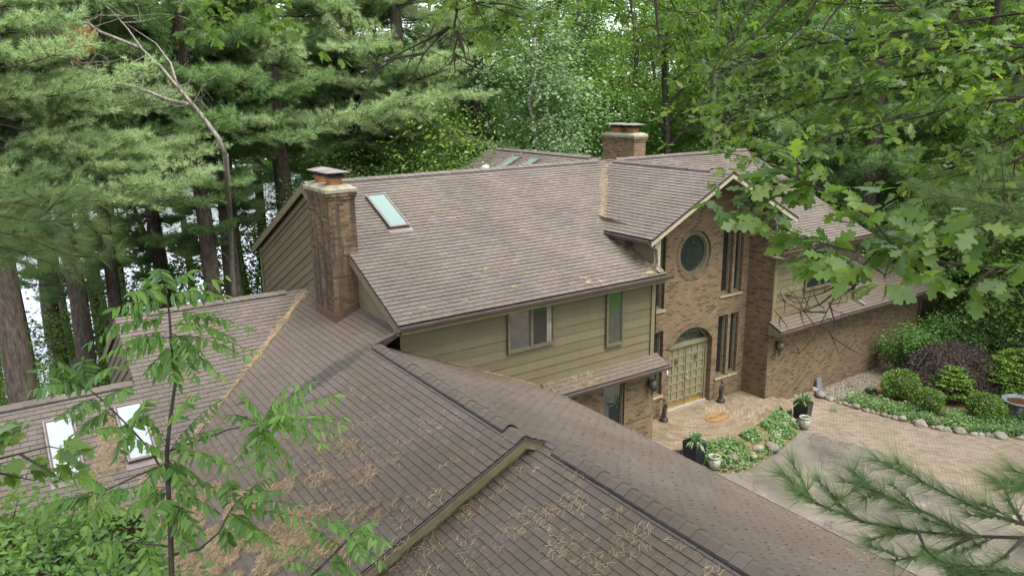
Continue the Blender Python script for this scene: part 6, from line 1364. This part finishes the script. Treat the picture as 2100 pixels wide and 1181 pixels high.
for grp, n_, in ((lf, 480), (lf2, 330), (lf3, 950)):
    lp = [px_path(*t_) for t_ in grp]; tlp += lp; lvs.append(spray(lp, n_, .13, .2, OAKM, wd, rg, .012, twig=False, jit=.2, face=.4, tip=1., nsub=1.6, subl=.6))
st = [p[0] for p in tlp if p[0][2] > 11.2]
for hx, lo, hi in ((480, -1e9, 700), (980, 700, 1150), (1370, 1150, 1e9)):
    sx = [p for p in st if lo < 1050+FL*((p-EYE)@_R)/((p-EYE)@_f) < hi]; ex = hub_limb(wd, sx, at_d(hx, -420, 8.8), tq[3], .04, .09, rg, .9); lvs.append(spray(ex, 420, .13, .2, OAKM, wd, rg, .006, twig=False, jit=.3, face=.3, tip=.6, nsub=2., subl=.6))
leafobj('hanging_bough', [l_+(0,) for l_ in lvs], [M_leafy, M_twig], oak2, wd)

# --- white pine twigs near the lens
NT = [tuft_tmpl(80, 11, .012, (.15, .8)), tuft_tmpl(80, 12, .012, (.3, 1.15))]
def needle_twigs(paths, wd, rg, size=.1, step=.045, r0=.008, tail=.75, side=2.2, sidel=.16):
    P_, D_ = [], []
    for p in paths:
        p = np.array(p); wd.tube(list(p), list(np.linspace(r0, r0*.3, len(p))), 6, cap=False); seg_ = np.linalg.norm(np.diff(p, axis=0), axis=1); tot = seg_.sum(); lines = [(p, tail)]
        for q in range(int(tot/.1*side*.5)):
            j = rg.integers(1, len(p)); f = rg.random(); s = p[j-1]*(1-f)+p[j]*f; ax = norm(p[j]-p[j-1]); e = s+norm(ax*.8+rg.normal(0, .55, 3)*V3(1, 1, .6)+V3(0, 0, .12))*sidel*rg.uniform(.5, 1.2)
            wd.tube([s, e], [r0*.35, r0*.2], 5, cap=False); lines.append((np.array([s, e]), .7))
        for l_, tl_ in lines:
            sg = np.linalg.norm(np.diff(l_, axis=0), axis=1); c = np.concatenate(([0], np.cumsum(sg))); T_ = c[-1]; s = T_
            while s > T_*(1-tl_):
                j = max(1, int(np.searchsorted(c, s))); j = min(j, len(l_)-1); f = (s-c[j-1])/max(1e-6, sg[j-1]); P_.append(l_[j-1]*(1-f)+l_[j]*f); D_.append(norm(l_[j]-l_[j-1])+V3(0, 0, .1)+rg.normal(0, .12, 3)); s -= step
    P_ = np.array(P_); D_ = np.array(D_); k = len(P_); R_ = frames(D_, np.tile([0, 0, 1.], (k, 1)), rg.uniform(0, 6.28, k), size*rg.uniform(.8, 1.15, k)); h = k//2; o_ = rg.permutation(k)
    return [expand(*NT[0], P_[o_[:h]], R_[o_[:h]])+(0,), expand(*NT[1], P_[o_[h:]], R_[o_[h:]])+(0,)]
rg = np.random.default_rng(71); T2 = V3(7.6, -3.4, -.4)
wp = empty('white_pine', T2, 'white pine whose long needled twigs hang over the driveway in the bottom right corner', 'tree')
mb = MB(); tr_ = [T2+V3(0, 0, -.3), T2+V3(0, 0, 4), T2+V3(.1, 0, 8), T2+V3(0, .1, 12), T2+V3(0, 0, 18)]; mb.tube(tr_, [.36, .3, .26, .2, .06], 12); mb.build('trunk', M_bark, wp, True); wd = MB()
br = [px_path([(2260, 1110), (2100, 1102), (1994, 1099), (1882, 1089), (1767, 1069), (1689, 1038), (1638, 1016)], 2.2, 2.45), px_path([(1991, 1099), (1902, 1052), (1824, 1021), (1773, 997), (1730, 985)], 2.25, 2.5),
 px_path([(2230, 1110), (2100, 1075), (2028, 1052), (1977, 1028), (1909, 997), (1850, 968)], 2.15, 2.4), px_path([(2230, 1010), (2100, 992), (2040, 984)], 2.3, 2.4), px_path([(1994, 1099), (1930, 1130), (1880, 1140), (1830, 1150)], 2.2, 2.3), px_path([(1882, 1089), (1900, 1130), (1950, 1165)], 2.25, 2.1),
 px_path([(2230, 1200), (2120, 1180), (2040, 1170), (1960, 1180)], 2.0, 2.1), px_path([(1767, 1069), (1740, 1050), (1715, 1030)], 2.35, 2.45), px_path([(2100, 1102), (2060, 1140), (2010, 1175)], 2.15, 2.1), px_path([(2100, 1075), (2070, 1030), (2060, 1000)], 2.2, 2.3), px_path([(1824, 1021), (1800, 1010), (1770, 1022)], 2.4, 2.45)]
nt1 = needle_twigs(br, wd, rg, .10, .043, .006, .65, 2.3, .13)
ex = hub_limb(wd, [br[k_][0] for k_ in (0, 2, 3, 6)], at_d(2420, 1110, 2.6), tr_[2]+V3(0, 0, .3), .016, .07, rg, .3); nt1 += needle_twigs(ex[:4]+ex[5:], wd, rg, .10, .07, .004, .8, 2., .16)
leafobj('near_bough', nt1, [M_needlen, M_twig], wp, wd)
wd = MB(); br = [px_path(p, *d) for p, d in (([(2230, 440), (2120, 432), (2030, 420), (1960, 405), (1900, 400)], (3.9, 4.2)), ([(2230, 400), (2120, 390), (2030, 388), (1950, 395)], (4., 4.3)), ([(2120, 432), (2060, 455), (1990, 455), (1930, 450)], (3.9, 4.1)), ([(2230, 480), (2130, 470), (2060, 480)], (3.8, 4)), ([(2230, 350), (2150, 360), (2080, 370), (2010, 372)], (4.2, 4.4)))]
nt1 = needle_twigs(br, wd, rg, .11, .06, .009, .75, 1.6, .2)
ex = hub_limb(wd, [br[k_][0] for k_ in (0, 1, 3, 4)], at_d(2440, 420, 4.4), tr_[3], .018, .07, rg, .3); nt1 += needle_twigs(ex[:4]+ex[5:], wd, rg, .11, .08, .004, .8, 1.6, .2)
leafobj('upper_bough', nt1, [M_needlen, M_twig], wp, wd)
rg = np.random.default_rng(72); T3 = V3(-5.2, 3.2, -.4)
wp2 = empty('white_pine', T3, 'white pine whose close needled twigs poke in from the left edge', 'tree')
mb = MB(); tr_ = [T3+V3(0, 0, -.3), T3+V3(0, 0, 4), T3+V3(-.1, 0, 8), T3+V3(0, .1, 12), T3+V3(0, 0, 18)]; mb.tube(tr_, [.34, .29, .25, .19, .06], 12); mb.build('trunk', M_bark, wp2, True); wd = MB()
br = [px_path(p, *d) for p, d in (([(-140, 400), (-40, 410), (40, 430), (110, 460), (160, 480)], (3.6, 4.0)), ([(-40, 410), (40, 400), (100, 410), (150, 425)], (3.8, 4.2)), ([(-140, 480), (-40, 480), (40, 490), (100, 505)], (3.5, 3.9)), ([(40, 430), (60, 470), (90, 490)], (3.8, 3.8)), ([(-140, 520), (-60, 520), (10, 530), (50, 540)], (3.6, 3.8)), ([(-40, 480), (20, 450), (70, 440)], (3.7, 3.9)), ([(-100, 405), (-20, 385), (40, 385)], (3.8, 4.2)), ([(-140, 440), (-20, 440), (70, 455), (140, 450), (190, 455)], (3.3, 3.7)), ([(-140, 460), (-20, 470), (60, 490), (130, 520), (185, 530)], (3.2, 3.6)), ([(70, 455), (110, 420), (160, 400)], (3.5, 3.7)), ([(-60, 500), (20, 510), (90, 535)], (3.3, 3.6)), ([(-60, 420), (30, 415), (90, 400)], (3.4, 3.7)))]
nt1 = needle_twigs(br, wd, rg, .11, .075, .008, .75, 1.8, .2)
ex = hub_limb(wd, [br[k_][0] for k_ in (0, 2, 4, 6)], at_d(-330, 460, 3.8), tr_[2]+V3(0, 0, .8), .018, .07, rg, .3); nt1 += needle_twigs(ex[:4]+ex[5:], wd, rg, .115, .08, .004, .8, 1.6, .2)
leafobj('near_bough', nt1, [M_needlen, M_twig], wp2, wd)

# --- sapling with compound leaves, lower left
rg = np.random.default_rng(81)
LFT = leaf_half([(-.06, .01), (.05, .06), (.3, .155), (.55, .15), (.8, .09), (1., .0)], .18, .25)
def frond(a, b, wd, rg, sag=.12, n=8, ll=.085, rr=.0022):
    """pinnate leaf from a to b (world points)"""
    a, b = np.array(a), np.array(b); ln = np.linalg.norm(b-a); pts = [a*(1-t)+b*t+V3(0, 0, sag*ln*4*t*(1-t)*.6) for t in np.linspace(0, 1, 7)]; wd.tube(pts, list(np.linspace(rr, rr*.4, 7)), 4, cap=False); P_, D_ = [], []
    ax = norm(b-a); sd_ = norm(np.cross(ax, V3(rg.normal(0, .3), rg.normal(0, .3), 1)))
    for i in range(n):
        t = .18+.8*i/(n-1); p = a*(1-t)+b*t+V3(0, 0, sag*ln*4*t*(1-t)*.6); tan = norm(b-a+V3(0, 0, sag*ln*2.4*(1-2*t)))
        for s in (1, -1): P_.append(p); D_.append(norm(tan*.45+s*sd_+V3(0, 0, -.7)+rg.normal(0, .2, 3)))
    P_.append(b); D_.append(ax+V3(0, 0, -.3)); k = len(P_)
    return np.array(P_), np.array(D_), np.full(k, ll*1.18)*rg.uniform(.75, 1.1, k)*np.where(np.arange(k) > k-6, .75, 1)
def fronds(lst, d, wd, rg, ll=.085, n=8):
    P_, D_, S_ = [], [], []
    for (a, b) in lst:
        A_ = at_d(a[0], a[1], d); B_ = at_d(b[0], b[1], d+rg.uniform(-.35, .25)); B_[2] -= .0
        p, q, s = frond(A_, B_, wd, rg, rg.uniform(.06, .18), n, ll); P_.append(p); D_.append(q); S_.append(s)
    P_, D_, S_ = np.concatenate(P_), np.concatenate(D_), np.concatenate(S_); k = len(P_); up_ = norm(np.column_stack([rg.normal(0, .3, k), rg.normal(-.15, .3, k), np.ones(k)]))
    return expand(*LFT, P_, frames(D_, up_, rg.normal(0, .3, k), S_))+(0,)
SD_ = 5.2; stem = px_path([(356, 1260), (352, 1181), (350, 1100), (345, 1000), (342, 930), (349, 860), (360, 780), (351, 700), (347, 640), (338, 590), (334, 568)], SD_)
b_ = stem[0]; sap = empty('walnut_sapling', (b_[0], b_[1], -.4), 'slender sapling with feathery compound leaves in front of the left hand lower roof', 'tree')
wd = MB(); wd.tube([V3(b_[0]-.3, b_[1]-.3, -.8), V3(b_[0]-.15, b_[1]-.1, 2.5)]+stem, [.05, .042]+list(np.linspace(.021, .004, len(stem))), 8)
for p, r in (([(343, 926), (400, 905), (470, 880), (536, 868)], .009), ([(358, 1136), (410, 1125), (450, 1090), (475, 1041)], .010), ([(343, 950), (280, 975), (220, 1004), (150, 1030)], .008), ([(344, 985), (310, 925), (270, 880), (210, 820), (176, 793)], .009), ([(352, 1120), (300, 1115), (255, 1110)], .007)): wd.tube(px_path(p, SD_), list(np.linspace(r, r*.45, len(p))), 6, cap=False)
F1 = [((338, 595), (300, 572)), ((338, 592), (385, 560)), ((336, 580), (326, 552)), ((340, 600), (270, 600)), ((340, 605), (420, 598)), ((342, 617), (233, 632)), ((344, 625), (456, 606)), ((349, 636), (508, 670)), ((349, 640), (262, 640)), ((350, 655), (217, 672)), ((352, 668), (470, 690)), ((353, 680), (217, 728)), ((354, 690), (501, 732)), ((356, 705), (450, 768)), ((356, 705), (301, 762)), ((354, 690), (255, 720)), ((354, 700), (400, 770)), ((352, 670), (440, 640)), ((355, 715), (350, 775)), ((354, 695), (270, 690)), ((355, 712), (320, 770)), ((353, 685), (410, 720)),
 ((536, 868), (502, 817)), ((536, 868), (686, 812)), ((536, 868), (698, 872)), ((534, 870), (492, 935)), ((536, 868), (557, 967)), ((536, 868), (598, 962)), ((540, 866), (638, 785)), ((530, 868), (470, 850)), ((536, 870), (660, 910)), ((536, 868), (590, 850)), ((532, 870), (525, 950)), ((538, 866), (580, 800)),
 ((344, 930), (441, 828)), ((343, 926), (438, 882)), ((343, 930), (468, 956)), ((343, 925), (300, 850)), ((343, 935), (255, 900)), ((345, 940), (420, 990)), ((350, 872), (400, 810)), ((343, 945), (290, 1000)), ((343, 950), (390, 1010)),
 ((475, 1041), (577, 1008)), ((475, 1041), (638, 1066)), ((470, 1050), (557, 1110)), ((475, 1041), (468, 985)), ((475, 1041), (550, 980)), ((470, 1050), (520, 1090)), ((475, 1045), (610, 1035)), ((460, 1075), (470, 1120)),
 ((347, 1010), (265, 1040)), ((347, 1010), (440, 1045)), ((348, 1020), (300, 1080)), ((348, 1020), (395, 1110)), ((349, 1030), (410, 1090)), ((348, 1015), (380, 1120)), ((349, 1040), (372, 1125)), ((346, 1000), (480, 1010)), ((346, 1000), (220, 1010)),
 ((220, 1004), (120, 1040)), ((220, 1004), (150, 980)), ((220, 1004), (180, 1080)), ((180, 1018), (80, 1050)), ((250, 990), (210, 1060)),
 ((270, 880), (200, 880)), ((270, 880), (300, 820)), ((176, 793), (100, 790)), ((176, 793), (230, 752)), ((176, 793), (120, 742)), ((176, 793), (81, 762)), ((176, 793), (61, 800)), ((210, 820), (130, 850)), ((210, 820), (260, 800)), ((176, 793), (170, 740)), ((240, 850), (150, 900)), ((255, 1110), (180, 1120)), ((255, 1110), (210, 1160)), ((300, 1115), (310, 1170)), ((270, 880), (240, 940)), ((230, 840), (180, 870))]
F1b = [(a, (b[0]+rg.normal(0, 28), b[1]+rg.normal(0, 22))) for a, b in F1]
leafobj('crown', [fronds(F1, SD_, wd, rg, .09, 9), fronds(F1b[::3], SD_+.1, wd, rg, .085, 8)], [M_sap, M_stem], sap, wd)
# small sapling at the bottom, right of the first
rg = np.random.default_rng(83); b_ = at_d(600, 1215, 4.9); sap2 = empty('walnut_sapling', (b_[0]-.2, b_[1]-.1, -.4), 'low compound leaved sprig rising over the bottom edge beside the gable step', 'tree')
wd = MB(); wd.tube([V3(b_[0]-.2, b_[1]-.1, -.8), V3(b_[0]-.1, b_[1], 3), b_, at_d(650, 1170, 4.9), at_d(700, 1120, 4.9), at_d(725, 1090, 4.9)], [.035, .028, .014, .01, .007, .004], 7)
F2 = [((725, 1090), (790, 1112)), ((725, 1090), (762, 1068)), ((720, 1095), (690, 1062)), ((710, 1110), (780, 1150)), ((700, 1120), (640, 1085)), ((690, 1130), (700, 1190)), ((670, 1150), (745, 1185)), ((670, 1150), (600, 1120)), ((650, 1170), (590, 1150)), ((650, 1170), (660, 1215)), ((715, 1100), (655, 1060)), ((720, 1095), (740, 1140))]
leafobj('crown', [fronds(F2, 4.9, wd, rg, .085, 7)], [M_sap, M_stem], sap2, wd)
# bushy tree tops below the camera at the lower left
rg = np.random.default_rng(84)
def topbush(px, py, d, r, n, mat, size, label, seed, tmpl=LEAFB):
    rg = np.random.default_rng(seed); c = at_d(px, py, d); o = empty('young_tree', (c[0], c[1], -.4), label, 'tree'); wd = MB(); wd.tube([V3(c[0], c[1], -.8), V3(c[0]+.1, c[1], c[2]*.5), c-V3(0, 0, r*.5), c+V3(0, 0, r*.4)], [.08, .06, .035, .012], 7); C_ = []
    for i in range(26):
        v = norm(rg.normal(0, 1, 3)*V3(1, 1, .8)+V3(0, 0, .25)); e = c+v*r*rg.uniform(.6, 1.1)*V3(1, 1, .75); s = c-V3(0, 0, r*rg.uniform(.0, .9)); wd.tube([s, s*.5+e*.5+V3(0, 0, .1), e], [.018, .011, .003], 5, cap=False); C_ += [e, s*.3+e*.7]
    C_ = np.array(C_); p = C_[rg.integers(0, len(C_), n)]+rg.normal(0, .2*r, (n, 3))*V3(1, 1, .6); leafobj('crown', [leafset(p, size, .55, tmpl, rg, droop=.2)+(0,)], [mat, M_stem], o, wd); return o
topbush(90, 1185, 8.2, 1.0, 3000, M_sap, .085, 'bushy young tree filling the bottom left corner', 91)
topbush(230, 1215, 7.4, .75, 1500, M_sap, .09, 'bright young tree top right of the bottom left corner', 92)
topbush(-10, 1110, 9.5, .75, 1300, M_leafy, .11, 'yellow green young tree at the left edge below the left wing roof', 93)
wd = MB(); rg = np.random.default_rng(85); mp_ = [px_path(p, 4.4, 4.6) for p in ([(-120, 960), (-40, 950), (40, 930), (100, 915), (150, 925)], [(-40, 950), (20, 890), (60, 875)], [(40, 930), (90, 960), (130, 985)], [(-40, 960), (20, 975), (70, 985)])]
c0 = mp_[0][0]; mt = empty('maple_sapling', (c0[0]-.4, c0[1], -.4), 'maple sapling whose dark lobed leaves cross the left edge before the skylights', 'tree')
lv = spray(mp_, 75, .13, .1, MAPL, wd, rg, .009, jit=.1, face=.35, tip=1.2); wd.tube([V3(c0[0]-.4, c0[1], -.8), V3(c0[0]-.3, c0[1], 5), c0-V3(.12, 0, .3), c0], [.05, .04, .018, .009], 7)
leafobj('crown', [lv+(0,)], [M_oak, M_stem], mt, wd)
print('polys', sum(len(m.polygons) for m in bpy.data.meshes))
